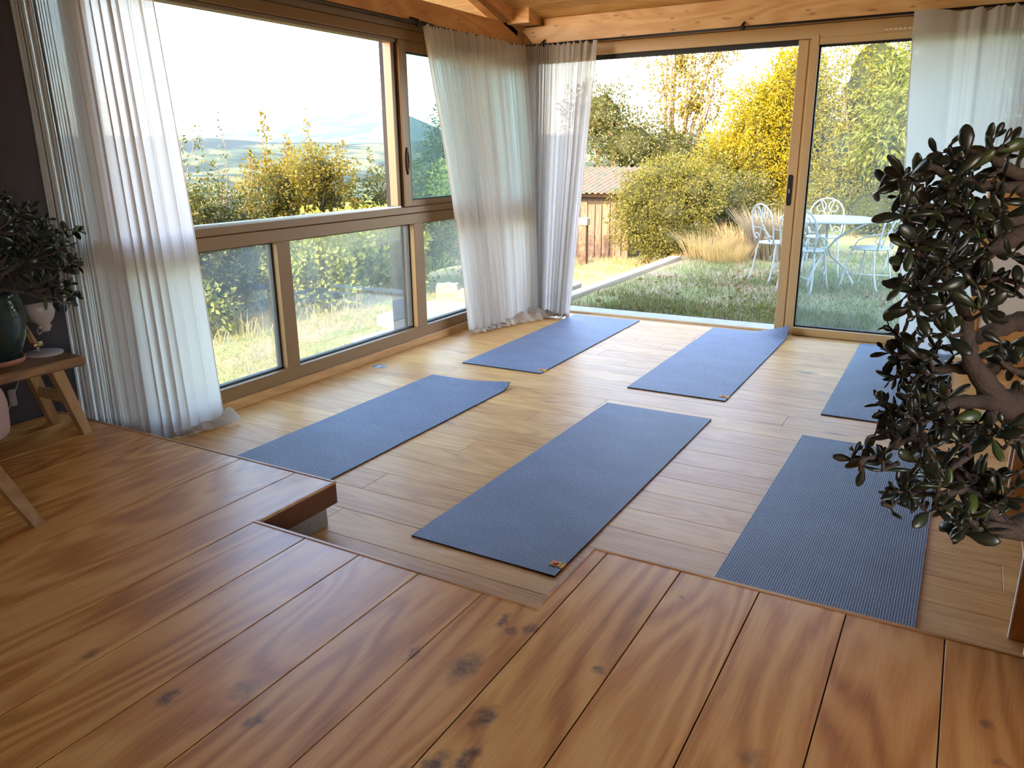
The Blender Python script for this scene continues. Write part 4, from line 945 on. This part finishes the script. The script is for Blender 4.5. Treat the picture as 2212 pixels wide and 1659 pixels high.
# ------------------------------------------------------------------ yoga mats
MG = 'blue grey yoga mats laid out on the lower floor'
def yoga_mat(label, x0, y0, wd, ln, rot=0.0, tagged=False, curl=0.0, lift=0.0):
    t = thing('yoga_mat', label, 'yoga mat', (x0 + wd / 2, y0 + ln / 2, 0), rot, MG)
    nx, ny = 24, 60; th = 0.006
    def P(i, j, top):
        u = i / nx; v = j / ny; x = (u - .5) * wd; y = (v - .5) * ln
        z = 0.0015 + 0.0008 * math.sin(v * 23 + u * 4) * math.sin(u * 7 + 1)
        z = max(z, 0.0012)
        if curl:   # the far right corner turned up
            d = max(0, (u - .55) / .45) * max(0, (v - .93) / .07); d2 = max(0, u - .45) / .55 * max(0, (v - .955) / .045)
            z += curl * (d2 ** 1.3); y -= curl * 0.55 * d2 ** 2
        if lift:   # the far right corner rests up against the door frame
            d = max(0, (u - .50) / .50) * max(0, (v - .91) / .09); z += lift * d ** 1.4; y -= lift * 0.35 * d
        return (x, y, z + (th if top else 0))
    V = [P(i, j, True) for j in range(ny + 1) for i in range(nx + 1)]
    F = [(j*(nx+1)+i, j*(nx+1)+i+1, (j+1)*(nx+1)+i+1, (j+1)*(nx+1)+i) for j in range(ny) for i in range(nx)]
    o = bpy.data.objects.new('surface', MB().add(V, F, True).mesh('surface', MATFAB)); link(o); o.parent = t
    V2 = [P(i, j, False) for j in range(ny + 1) for i in range(nx + 1)]; nn = len(V2)
    F2 = [f[::-1] for f in F]
    rim = [i for i in range(nx + 1)] + [j*(nx+1)+nx for j in range(1, ny + 1)] + [ny*(nx+1)+i for i in range(nx - 1, -1, -1)] + [j*(nx+1) for j in range(ny - 1, 0, -1)]
    Vr = [(V[i][0], V[i][1], V[i][2] - .0006) for i in rim]; b = nn; m = len(rim)
    F2 += [(rim[k], rim[(k+1) % m], b + (k+1) % m, b + k) for k in range(m)]
    o = bpy.data.objects.new('backing', MB().add(V2 + Vr, F2).mesh('backing', MATEDGE)); link(o); o.parent = t
    if tagged:
        zt_ = .0015 + th + .0006; xr = wd / 2; ys = -ln / 2 + .055
        tg = MB().box((xr - .052, ys, zt_ - .0004), (xr + .002, ys + .036, zt_ + .0014), .0005).box((xr, ys, .001), (xr + .0022, ys + .036, zt_ + .0014), .0005)
        tg = bpy.data.objects.new('cloth_tag', tg.mesh('cloth_tag', YELLOW)); link(tg); tg.parent = t; tg['label'] = 'yellow cloth tag with a red round emblem'
        em = MB().lathe([(.0, .0), (.0125, .0), (.0125, .0006), (0, .0006)], 20, (xr - .034, ys + .021, zt_ + .0013))
        e = bpy.data.objects.new('emblem', em.mesh('emblem', RED_PRINT)); link(e); e.parent = tg
        em = MB().box((xr - .050, ys + .003, zt_ + .0013), (xr - .014, ys + .0065, zt_ + .0019)).box((xr - .014, ys + .005, zt_ + .0013), (xr - .011, ys + .033, zt_ + .0019))
        e = bpy.data.objects.new('lettering_line', em.mesh('lettering_line', INK)); link(e); e.parent = tg
    return t
yoga_mat('blue grey yoga mat along the left window with its far corner turned up', .600, -4.285, .612, 1.952, 0, False, .035)
yoga_mat('blue grey yoga mat in the middle reaching into the notch of the platform, yellow tag', 1.868, -4.252, .622, 1.895, -.005, True)
yoga_mat('purplish grey yoga mat beside the corner curtains, reaching the door track', .595, -1.975, .622, 1.905, .012, True)
yoga_mat('blue grey yoga mat with one far corner resting up on the door frame', 1.855, -2.0, .615, 1.945, .004, True, 0, .085)
yoga_mat('dark ribbed yoga mat at the right, partly under the branches and the platform edge', 2.975, -4.286, .622, 1.90, -.003)
yoga_mat('blue grey yoga mat in front of the fixed pane, half hidden by the large plant', 3.00, -1.985, .615, 1.89, .006)
vt = thing('floor_socket', 'small round metal cover set into the floor by the left window', 'floor cover', (.135, -2.315, 0))
MB().lathe([(0, -.001), (.052, -.001), (.052, .003), (.046, .0045), (.040, .003), (0, .003)], 28, (.135, -2.315, 0)).obj('rim', STEEL, vt)
MB().lathe([(0, .003), (.034, .003), (.032, .005), (0, .005)], 24, (.135, -2.315, 0)).obj('lid', STEEL, vt)

# ------------------------------------------------------------------ furniture of the right side
sv = thing('shelving', 'tall open wooden shelving with white edged uprights along the right wall', 'shelving', (4.15, -3.5, 0))
for yy in (-4.262, -3.90, -3.07, -2.90):
    pn = MB().box((3.846, yy - .010, 0.0), (4.48, yy + .010, 2.05), .001).obj('upright', CABINET, sv)
    MB().box((3.842, yy - .010, 0.0), (3.846, yy + .010, 2.05)).obj('edge_strip', WHITE_EDGE, pn)
for za in (.02, .70, 1.38, 2.03):
    MB().box((3.90, -4.25, za), (4.48, -2.91, za + .02), .001).obj('shelf', CABINET, sv)
MB().box((4.46, -4.26, .04), (4.485, -2.90, 2.05)).obj('back_panel', CABINET, sv)
cb = thing('cabinet', 'orange wooden cabinet with a cream door panel, behind the large plant', 'cabinet', (3.95, -.5, 0))
X0, X1, Y0, Y1, H1 = 3.665, 4.46, -.62, -.26, 1.22
MB().box((X0, Y0, .0), (X0 + .055, Y1, H1), .003).obj('corner_post', CABINET, cb); MB().box((X1 - .055, Y0, .0), (X1, Y1, H1), .003).obj('corner_post', CABINET, cb)
MB().box((X0 - .015, Y0 - .02, H1), (X1 + .015, Y1, H1 + .03), .004).obj('top', CABINET, cb)
MB().box((X0 + .055, Y0 + .015, .0), (X1 - .055, Y1, .30), .002).obj('plinth_panel', CABINET, cb)
MB().box((X0 + .055, Y0 + .01, .30), (X1 - .055, Y0 + .03, .90), .002).obj('door_panel', WHITE_PANEL, cb, 'cream door panel')
MB().box((X0 + .055, Y0 + .004, .90), (X1 - .055, Y0 + .034, .985), .002).obj('rail', CABINET, cb)
MB().box((X0 + .055, Y0 + .015, .985), (X1 - .055, Y1, H1), .002).obj('drawer_front', CABINET, cb)
MB().box((X0 + .055, Y0 + .035, .30), (X1 - .055, Y1, .985)).obj('carcass', CABINET, cb)

# ------------------------------------------------------------------ bench, lamp, armchair on the left
bn = thing('bench', 'low rustic wooden bench with splayed legs under the potted plant', 'bench', (0, -4.75, PH))
BT0, BT1 = .50, .545
MB().box((-.20, -5.25, BT0), (.115, -4.372, BT1), .008).obj('seat', OAK_STOOL, bn)
for (tx, ty, fx, fy) in ((.075, -4.50, .105, -4.425), (-.15, -4.50, -.185, -4.405), (.075, -5.12, .105, -5.2), (-.15, -5.12, -.185, -5.2)):
    m = MB(); d = .026; m.add([(tx-d, ty-d, BT0), (tx+d, ty-d, BT0), (tx+d, ty+d, BT0), (tx-d, ty+d, BT0), (fx-d*.8, fy-d*.8, PH), (fx+d*.8, fy-d*.8, PH), (fx+d*.8, fy+d*.8, PH), (fx-d*.8, fy+d*.8, PH)],
      [(0,1,2,3), (7,6,5,4), (0,4,5,1), (1,5,6,2), (2,6,7,3), (3,7,4,0)]); m.obj('leg', OAK_LEG, bn)
for yy in (-4.465, -5.16): MB().box((-.15, yy - .013, .335), (.085, yy + .013, .385), .003).obj('stretcher', OAK_STOOL, bn)

def lathe_obj(name, prof, c, mat, parent, n=32, M=None, label=None): return MB().lathe(prof, n, c, M).obj(name, mat, parent, label)
lampT = thing('desk_lamp', 'white desk lamp with a wooden arm on the bench', 'lamp', (-.075, -4.455, BT1))
LX, LY = -.085, -4.445
lathe_obj('base', [(0, 0), (.078, 0), (.08, .004), (.078, .011), (.02, .014), (0, .014)], (LX, LY, BT1), LAMP_WHITE, lampT, 40)
MB().tube([(LX - .03, LY - .01, BT1 + .01), (LX - .03, LY - .01, BT1 + .05)], .007, 8).obj('stem', LAMP_WHITE, lampT)
MB().tube([(LX - .035, LY - .02, BT1 + .04), (LX - .085, LY - .04, BT1 + .155)], .009, 8).obj('lower_arm', OAK_LEG, lampT)
MB().tube([(LX - .015, LY - .02, BT1 + .05), (LX - .067, LY - .04, BT1 + .165)], .009, 8).obj('lower_arm', OAK_LEG, lampT)
MB().tube([(LX - .025, LY - .032, BT1 + .045), (LX - .025, LY + .01, BT1 + .045)], .012, 10).obj('joint', BRASS, lampT)
MB().tube([(LX - .09, LY - .04, BT1 + .178), (LX + .015, LY, BT1 + .148)], .008, 8).obj('upper_arm', OAK_LEG, lampT)
Msh = Matrix.Translation((LX + .045, LY, BT1 + .14)) @ Matrix.Rotation(math.radians(-10), 4, 'Y')
lathe_obj('shade', [(.012, -.028), (.020, -.02), (.022, .005), (.045, .03), (.060, .065), (.064, .105), (.062, .105), (.057, .066), (.042, .034), (.0, .02)], (0, 0, 0), LAMP_WHITE, lampT, 32, Msh, 'white bell shade turned upwards')
MB().tube([(LX + .045, LY - .03, BT1 + .135), (LX + .045, LY + .03, BT1 + .135)], .009, 10).obj('joint', BRASS, lampT)
MB().tube([(LX + .03, LY - .01, BT1 + .11), (LX + .01, LY - .015, BT1 + .098), (LX - .005, LY - .01, BT1 + .115), (LX - .01, LY, BT1 + .14)], .003, 6).obj('cord', LAMP_WHITE, lampT)
pc = [(-.20, -4.50, BT1 - .06), (-.205, -4.52, .42), (-.21, -4.55, .36), (-.215, -4.58, .30), (-.22, -4.66, .22), (-.24, -4.80, PH + .006), (-.25, -5.1, PH + .006)]
cordT = MB().tube(pc, .003, 6).obj('cord', LAMP_WHITE, lampT)
MB().box((-.222, -4.575, .305), (-.200, -4.545, .385), .006).obj('switch', LAMP_WHITE, lampT)

def place_px(p, d):
    """a point d metres in front of the photograph's viewpoint, used to lay out the plants' branches"""
    x, y = p; return CAM_P + d * (CAM_F + (x - 1106) / 1677.88 * CAM_R - (y - 829.5) / 1677.88 * CAM_U)

# fleshy jade leaf: a thick paddle, stem at the origin, tip along +X, drawn in unit length
def jade_leaf_mesh(name, fat, bend):
    V = []; F = []; prof = [(0.0, .035, .03), (.14, .075, .05), (.36, .20, .085), (.62, .285, .095), (.85, .22, .07), (.96, .11, .04)]
    n = 8
    for (x, w_, th) in prof:
        zz = bend * x * x
        for k in range(n):
            a = 2 * PI * k / n; V.append((x, math.cos(a) * w_ * fat, zz + math.sin(a) * th))
    for i in range(len(prof) - 1):
        for k in range(n): k2 = (k + 1) % n; F.append((i*n+k, i*n+k2, (i+1)*n+k2, (i+1)*n+k))
    V.append((1.0, 0, bend)); t = len(V) - 1; b = (len(prof) - 1) * n
    for k in range(n): F.append((b + k, b + (k + 1) % n, t))
    F.append(tuple(range(n))[::-1])
    return MB().add(V, F, True).mesh(name, JADE)
JLEAF = [jade_leaf_mesh('leaf', f, b) for f, b in ((.78, .14), (.68, -.18), (.86, -.32), (.58, .24))]
JLEAF_B = [jade_leaf_mesh('leaf', f, b) for f, b in ((1.0, .1), (.92, -.14), (1.08, -.24))]

def jade_cluster(R, tip, d, size, npairs, count, limit, parent, out):
    """opposite pairs of leaves along the last stretch of a twig"""
    d = d.normalized(); ref = d.orthogonal().normalized(); ref = Quaternion(d, R.uniform(0, 6.28)) @ ref
    for k in range(npairs):
        p = tip - d * (k * size * 0.42); r = Quaternion(d, k * PI / 2 + R.uniform(-.3, .3)) @ ref
        spread = 0.55 + 0.33 * k
        for sgn in (1, -1):
            ax = (d * math.cos(min(1.75, spread)) + r * sgn * math.sin(min(1.75, spread)))
            ax = (ax + Vector((R.uniform(-.25, .25), R.uniform(-.25, .25), R.uniform(-.3, .15)))).normalized()
            out.append((p + d * .001, ax, r * sgn, size * (0.72 + .16 * k + R.uniform(-.12, .18)) * (0.7 if k == 0 else 1.0), d))
    return out

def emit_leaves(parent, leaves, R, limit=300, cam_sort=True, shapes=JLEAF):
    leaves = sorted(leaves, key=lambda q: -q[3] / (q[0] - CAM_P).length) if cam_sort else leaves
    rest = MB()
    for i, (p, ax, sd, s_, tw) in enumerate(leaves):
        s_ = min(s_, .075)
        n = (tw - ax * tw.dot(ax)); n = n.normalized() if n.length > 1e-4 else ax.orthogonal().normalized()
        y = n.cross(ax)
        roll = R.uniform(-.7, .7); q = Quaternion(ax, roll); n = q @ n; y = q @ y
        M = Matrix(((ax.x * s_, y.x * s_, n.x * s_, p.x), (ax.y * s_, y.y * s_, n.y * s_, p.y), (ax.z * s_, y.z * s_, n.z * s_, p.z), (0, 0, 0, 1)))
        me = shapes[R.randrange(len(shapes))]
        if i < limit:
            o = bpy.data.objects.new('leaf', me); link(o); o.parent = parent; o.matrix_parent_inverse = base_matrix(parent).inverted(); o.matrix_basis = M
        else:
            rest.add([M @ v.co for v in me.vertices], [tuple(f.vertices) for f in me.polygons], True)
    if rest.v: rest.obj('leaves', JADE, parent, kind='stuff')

# ------------------------------------------------------------------ large jade plant, right foreground
RJ = random.Random(21)
jp = thing('jade_plant', 'large jade plant with gnarled branches reaching in from the right edge', 'plant', (4.25, -5.0, .36))
D0 = 1.40
PXM = D0 / 1677.88
branches = [   # (pixel polyline, depths, radii in pixels)
    ([(2330, 930), (2230, 880), (2160, 868), (2125, 820), (2098, 780), (2090, 730), (2088, 690), (2072, 655), (2052, 618), (2030, 590)], [1.40, 1.38, 1.36, 1.35, 1.34, 1.34, 1.33, 1.32, 1.32, 1.30], [36, 33, 30, 23, 18, 14, 13, 11, 9, 5]),
    ([(2160, 868), (2110, 868), (2060, 870), (2015, 890), (1980, 920), (1973, 945), (2000, 975), (2018, 1010)], [1.36, 1.33, 1.31, 1.28, 1.26, 1.25, 1.24, 1.24], [20, 15, 13, 11, 10, 9, 8, 5]),
    ([(2110, 800), (2060, 795), (2018, 800), (1995, 775), (1972, 745)], [1.35, 1.38, 1.40, 1.41, 1.42], [14, 10, 9, 8, 5]),
    ([(2160, 880), (2130, 920), (2115, 955), (2090, 985), (2055, 1012)], [1.36, 1.34, 1.30, 1.27, 1.26], [16, 9, 8, 7, 5]),
    ([(2330, 1120), (2230, 1135), (2165, 1140), (2130, 1090), (2085, 1060), (2040, 1066), (1985, 1068)], [1.36, 1.33, 1.31, 1.29, 1.27, 1.25, 1.23], [34, 30, 20, 12, 9, 7, 4]),
    ([(2085, 1060), (2070, 1020), (2062, 990)], [1.27, 1.28, 1.29], [8, 7, 5]),
    ([(2200, 1145), (2150, 1134), (2100, 1128), (2070, 1100)], [1.31, 1.28, 1.26, 1.25], [12, 7, 6, 4]),
    ([(2330, 690), (2230, 692), (2180, 700), (2130, 722), (2100, 735)], [1.42, 1.42, 1.43, 1.43, 1.43], [26, 24, 21, 18, 12]),
    ([(2330, 740), (2220, 752), (2170, 770), (2135, 800), (2110, 815)], [1.44, 1.42, 1.40, 1.38, 1.36], [22, 17, 14, 12, 9]),
    ([(2330, 470), (2220, 500), (2160, 530), (2130, 550), (2106, 592), (2078, 620), (2050, 640)], [1.38, 1.37, 1.36, 1.36, 1.36, 1.37, 1.38], [26, 22, 17, 12, 10, 8, 5]),
    ([(2330, 360), (2212, 378), (2165, 355), (2130, 330), (2092, 328), (2050, 330)], [1.40, 1.38, 1.37, 1.36, 1.35, 1.34], [18, 14, 11, 9, 7, 4]),
    ([(2330, 440), (2230, 420), (2170, 385), (2150, 352)], [1.45, 1.43, 1.42, 1.41], [16, 14, 10, 8]),
    ([(2260, 400), (2170, 405), (2100, 396), (2050, 384), (2018, 362), (1988, 366), (1968, 395), (1938, 406), (1908, 388)], [1.40, 1.36, 1.34, 1.32, 1.30, 1.29, 1.28, 1.27, 1.26], [13, 11, 10, 9, 7, 6, 6, 5, 4]),
    ([(2330, 600), (2240, 580), (2212, 560), (2196, 548)], [1.30, 1.30, 1.30, 1.30], [9, 7, 6, 4]),
    ([(2330, 640), (2240, 625), (2200, 612), (2165, 602)], [1.30, 1.30, 1.30, 1.30], [9, 7, 6, 4]),
    ([(2030, 590), (2000, 560), (1975, 545), (1940, 552)], [1.30, 1.29, 1.28, 1.28], [6, 5, 4, 3]),
    ([(2052, 618), (2010, 612), (1975, 612)], [1.32, 1.30, 1.29], [5, 4, 3]),
    ([(1973, 945), (1930, 965), (1895, 985), (1862, 992)], [1.25, 1.23, 1.22, 1.21], [6, 5, 4, 3]),
    ([(2138, 470), (2085, 470), (2030, 450), (1990, 440)], [1.36, 1.33, 1.32, 1.31], [10, 8, 6, 4]),
    ([(2330, 510), (2230, 480), (2138, 470)], [1.40, 1.38, 1.36], [22, 18, 12]),
    ([(2330, 830), (2230, 810), (2190, 800), (2160, 780)], [1.30, 1.30, 1.30, 1.30], [10, 8, 6, 4]),
    ([(2330, 1000), (2230, 960), (2180, 945), (2146, 940)], [1.30, 1.30, 1.30, 1.30], [10, 8, 6, 4])]
nodes_ = []
for pp, dd, rr in branches:
    P = [place_px(p, d) for p, d in zip(pp, dd)]
    # refine the polyline (Catmull-Rom) so that the limbs bend smoothly
    Q = []; RQ = []
    for i in range(len(P) - 1):
        p0 = P[max(i - 1, 0)]; p1 = P[i]; p2 = P[i + 1]; p3 = P[min(i + 2, len(P) - 1)]
        for k in range(4):
            t = k / 4
            Q.append(0.5 * ((2 * p1) + (p2 - p0) * t + (2 * p0 - 5 * p1 + 4 * p2 - p3) * t * t + (3 * p1 - p0 - 3 * p2 + p3) * t ** 3))
            RQ.append((rr[i] + (rr[i + 1] - rr[i]) * t) * PXM * (1 + .10 * math.sin(9.0 * (i + t) + rr[0])) * RJ.uniform(.95, 1.06))
    Q.append(P[-1]); RQ.append(rr[-1] * PXM)
    MB().tube(Q, RQ, 10).obj('branch', JADE_BARK, jp)
    nodes_ += [(q, r) for q, r in zip(Q, RQ) if r < 16 * PXM]
tips = [(2147,299),(2190,307),(2206,325),(2046,323),(2079,334),(2035,364),(1934,392),(1955,380),(1940,424),(1970,424),(2008,402),(2003,437),(1992,467),(2030,462),(2073,383),(2100,372),(2136,380),(2046,413),(2084,424),(2084,467),(2111,483),(2128,445),(2179,429),(1965,491),(1976,521),(1946,545),(2000,516),(2035,494),(2065,505),(1992,576),(1959,608),(1992,622),(2024,600),(2065,581),(2100,551),(2046,646),(2003,657),(1981,681),(2030,673),(2133,635),(2133,670),(2190,546),(2160,600),(2203,616),(2150,480),(2120,520),(2060,540),
        (1921,708),(1911,755),(1951,735),(1988,704),(2002,721),(2029,741),(2046,711),(1938,779),(1982,789),(1931,816),(1958,850),(1901,863),(1918,880),(1907,917),(1928,931),(1999,836),(2022,823),(2032,863),(1958,897),(1985,907),(1955,958),(2009,937),(2039,917),(2073,917),(2110,917),(1867,995),(1846,975),(1901,985),(1982,998),(1999,1028),(1951,1049),(1945,1076),(1978,1079),(2039,985),(2049,1001),(2097,1025),(2120,1018),(2117,1039),(2046,1089),(2090,1103),(2076,1137),(2097,1140),(2134,1110),(2157,1093),(2167,1045),(2191,944),(2144,941),(2194,853),(2147,799),(2161,745),(2188,782),(2201,1022),(2060,770),(2010,770),(1965,765),(2050,840),(2015,880),(1975,870),(1945,905),(2000,960),(2030,1040),(2066,955),(2025,540),(2045,575),(2075,520)]
for (x, y) in list(tips):
    if RJ.random() < .55: tips.append((x + RJ.uniform(-24, 26), y + RJ.uniform(-26, 24)))
allv = []
for (x, y) in tips:
    best = None
    near = sorted(nodes_, key=lambda q: ((lambda v: ((1106 + 1677.88 * v.dot(CAM_R) / v.dot(CAM_F) - x) ** 2 + (829.5 - 1677.88 * v.dot(CAM_U) / v.dot(CAM_F) - y) ** 2))(q[0] - CAM_P)))[:4]
    src = near[RJ.randrange(0, 2)][0]
    dep = (src - CAM_P).dot(CAM_F) + RJ.uniform(-.10, .12)
    tp = place_px((x, y), dep)
    d = tp - src
    if d.length < .03: d = Vector((RJ.uniform(-1, 1), RJ.uniform(-1, 1), RJ.uniform(-.2, 1))).normalized() * .03; src = tp - d
    mid = (src + tp) / 2 + Vector((RJ.uniform(-.012, .012), RJ.uniform(-.012, .012), RJ.uniform(-.02, .006)))
    MB().tube([src, mid, tp], [.0045, .0038, .0026], 6, cap=True).obj('twig', JADE_BARK, jp)
    dn = (tp - mid).normalized() + Vector((RJ.uniform(-.5, .5), RJ.uniform(-.5, .5), RJ.uniform(-.3, .5))) * .8
    small = y > 690 and x < 2040
    jade_cluster(RJ, tp, dn, (0.82 if x < 1900 else 1.0) * (RJ.uniform(.031, .042) if small else RJ.uniform(.037, .050)), RJ.choice((2, 3, 3)), 0, 0, jp, allv)
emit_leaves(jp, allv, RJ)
# its trunk and pot, just outside the picture
MB().tube([place_px((2330, 930), 1.40), (4.02, -4.98, .86), (4.22, -5.0, .72), (4.25, -5.0, .60)], [36 * PXM, .045, .055, .06], 12).obj('trunk', JADE_BARK, jp)
for pp, dd in (((2330, 1120), 1.36), ((2330, 690), 1.42), ((2330, 740), 1.44), ((2330, 470), 1.38), ((2330, 360), 1.40), ((2330, 440), 1.45), ((2330, 510), 1.40), ((2260, 400), 1.40), ((2330, 600), 1.30), ((2330, 640), 1.30), ((2330, 830), 1.30), ((2330, 1000), 1.30)):
    a = place_px(pp, dd); MB().tube([a, a.lerp(Vector((4.15, -4.99, .84)), .5) + Vector((.03, 0, .02)), (4.14, -4.985, .80)], [.014, .018, .024], 8).obj('branch', JADE_BARK, jp)
MB().lathe([(0, 0), (.13, 0), (.16, .02), (.20, .2), (.21, .30), (.195, .30), (.185, .26), (0, .26)], 32, (4.25, -5.0, .36)).obj('pot', CERAMIC, jp)
MB().lathe([(0, .262), (.186, .262), (.1, .275), (0, .28)], 24, (4.25, -5.0, .36)).obj('soil', SOIL, jp)
ps = thing('plant_stand', 'small wooden stand carrying the large jade plant, outside the picture', 'stand', (4.25, -5.0, PH))
MB().box((4.05, -5.20, .335), (4.45, -4.80, .36), .004).obj('top', OAK_STOOL, ps)
for sx in (4.07, 4.40):
    for sy in (-5.18, -4.85): MB().box((sx, sy, PH), (sx + .03, sy + .03, .335)).obj('leg', OAK_LEG, ps)

# ------------------------------------------------------------------ smaller jade plant in the glazed pot on the bench
RK = random.Random(33)
kx, ky = -.09, -4.655
jl = thing('jade_plant', 'dark jade plant in a green glazed pot on the bench', 'plant', (kx, ky, BT1))
lathe_obj('saucer', [(0, .0), (.10, .0), (.112, .010), (.117, .028), (.110, .028), (.108, .014), (0, .012)], (kx, ky, BT1), TERRACOTTA, jl, 36, label='terracotta saucer')
lathe_obj('pot', [(0, .013), (.085, .013), (.098, .02), (.134, .12), (.148, .20), (.142, .27), (.130, .30), (.137, .318), (.130, .318), (.118, .30), (0, .29)], (kx, ky, BT1), CERAMIC, jl, 40)
MB().lathe([(0, .291), (.119, .291), (.06, .300), (0, .302)], 24, (kx, ky, BT1)).obj('soil', SOIL, jl)
b0 = Vector((kx, ky, BT1 + .295))
lt = [(20,450),(12,425),(45,455),(68,450),(40,480),(70,475),(105,475),(80,500),(100,500),(118,505),(145,498),(168,500),(135,520),(150,530),(160,560),(140,560),(165,575),(148,585),(120,560),(105,540),(90,530),(60,520),(30,520),(15,500),(5,540),(25,560),(50,560),(80,570),(110,590),(130,610),(150,615),(165,640),(150,655),(140,635),(120,640),(70,600),(40,600),(90,600),(10,580),(-20,500),(-30,450),(-40,540),(-25,590),(100,560),(60,545),(128,545),(85,480),(-15,430),(50,500),(25,480)]
lv = []
arms = []
for k in range(13):
    a = k * PI / 4.1 + .3; hh_ = .16 + .13 * (k % 3) / 2; top = b0 + Vector((math.cos(a) * (.26 - .05 * (k % 3)), math.sin(a) * .15, hh_ - (.12 if k in (0, 7) else 0)))
    if k == 7: pass
    midp = b0.lerp(top, .5) + Vector((0, 0, .025)); MB().tube([b0 + Vector((math.cos(a) * .01, math.sin(a) * .01, -.01)), midp, top], [.014, .010, .006], 8).obj('branch', JADE_BARK, jl); arms += [midp, top, midp.lerp(top, .5)]
for (x, y) in lt:
    dep = 3.36 + RK.uniform(-.11, .11); tp = place_px((x, y), dep)
    src = min(arms, key=lambda q: (q - tp).length); d = tp - src
    MB().tube([src, src.lerp(tp, .55) + Vector((RK.uniform(-.012, .012), RK.uniform(-.012, .012), -.012)), tp], [.0045, .0035, .0025], 6).obj('twig', JADE_BARK, jl)
    if d.length < .01: d = Vector((0, 0, .02))
    jade_cluster(RK, tp, d.normalized() + Vector((RK.uniform(-.4, .4), RK.uniform(-.4, .4), RK.uniform(-.2, .4))), RK.uniform(.058, .075), RK.choice((2, 3, 3)), 0, 0, jl, lv)
emit_leaves(jl, lv, RK, shapes=JLEAF_B)

# ------------------------------------------------------------------ armchair at the left edge
ac = thing('armchair', 'wooden armchair with a dusty pink fleece, cut off by the left edge', 'armchair', (.42, -5.35, PH))
def splayed(top, foot, d0, d1):
    m = MB(); tx, ty, tz = top; fx, fy, fz = foot
    m.add([(tx-d0, ty-d0, tz), (tx+d0, ty-d0, tz), (tx+d0, ty+d0, tz), (tx-d0, ty+d0, tz), (fx-d1, fy-d1, fz), (fx+d1, fy-d1, fz), (fx+d1, fy+d1, fz), (fx-d1, fy+d1, fz)], [(0,1,2,3), (7,6,5,4), (0,4,5,1), (1,5,6,2), (2,6,7,3), (3,7,4,0)])
    m.obj('leg', OAK_LEG, ac)
splayed((.60, -5.16, .52), (.862, -5.085, PH), .030, .020); splayed((.22, -5.12, .52), (.0, -5.03, PH), .026, .018)
splayed((.62, -5.68, .52), (.80, -5.76, PH), .030, .020); splayed((.20, -5.68, .52), (.02, -5.76, PH), .026, .018)
MB().box((.14, -5.74, .50), (.66, -5.08, .55), .01).obj('seat_frame', OAK_STOOL, ac)
def cushion(name, c, s, mat, seed):
    bm = bmesh.new(); bmesh.ops.create_cube(bm, size=1); bmesh.ops.subdivide_edges(bm, edges=bm.edges[:], cuts=7, use_grid_fill=True)
    R = random.Random(seed)
    for v in bm.verts:
        p = v.co * 2; q = Vector([math.copysign(abs(t) ** .8, t) for t in p]); ln = (abs(p.x) ** 4 + abs(p.y) ** 4 + abs(p.z) ** 4) ** .25
        v.co = Vector((p.x / ln, p.y / ln, p.z / ln)) * .5
        nz = mnoise.noise(v.co * 5 + Vector((seed, 0, 0))) * .05; v.co *= 1 + nz; v.co = Vector((v.co.x * s[0], v.co.y * s[1], v.co.z * s[2]))
        v.co += Vector(c)
    me = bpy.data.meshes.new(name); bm.to_mesh(me); bm.free(); me.materials.append(mat); me.polygons.foreach_set('use_smooth', [True] * len(me.polygons))
    o = bpy.data.objects.new(name, me); return put(o, ac)
cushion('fleece', (.36, -5.38, .62), (.60, .64, .20), FLEECE, 2)['label'] = 'dusty pink fleece'
cushion('fleece_fold', (.555, -5.06, .545), (.19, .15, .22), FLEECE, 9)
cushion('backrest', (.10, -5.45, .86), (.18, .62, .55), FLEECE, 5)
cushion('armrest', (.38, -5.06, .70), (.50, .13, .20), FLEECE, 7)
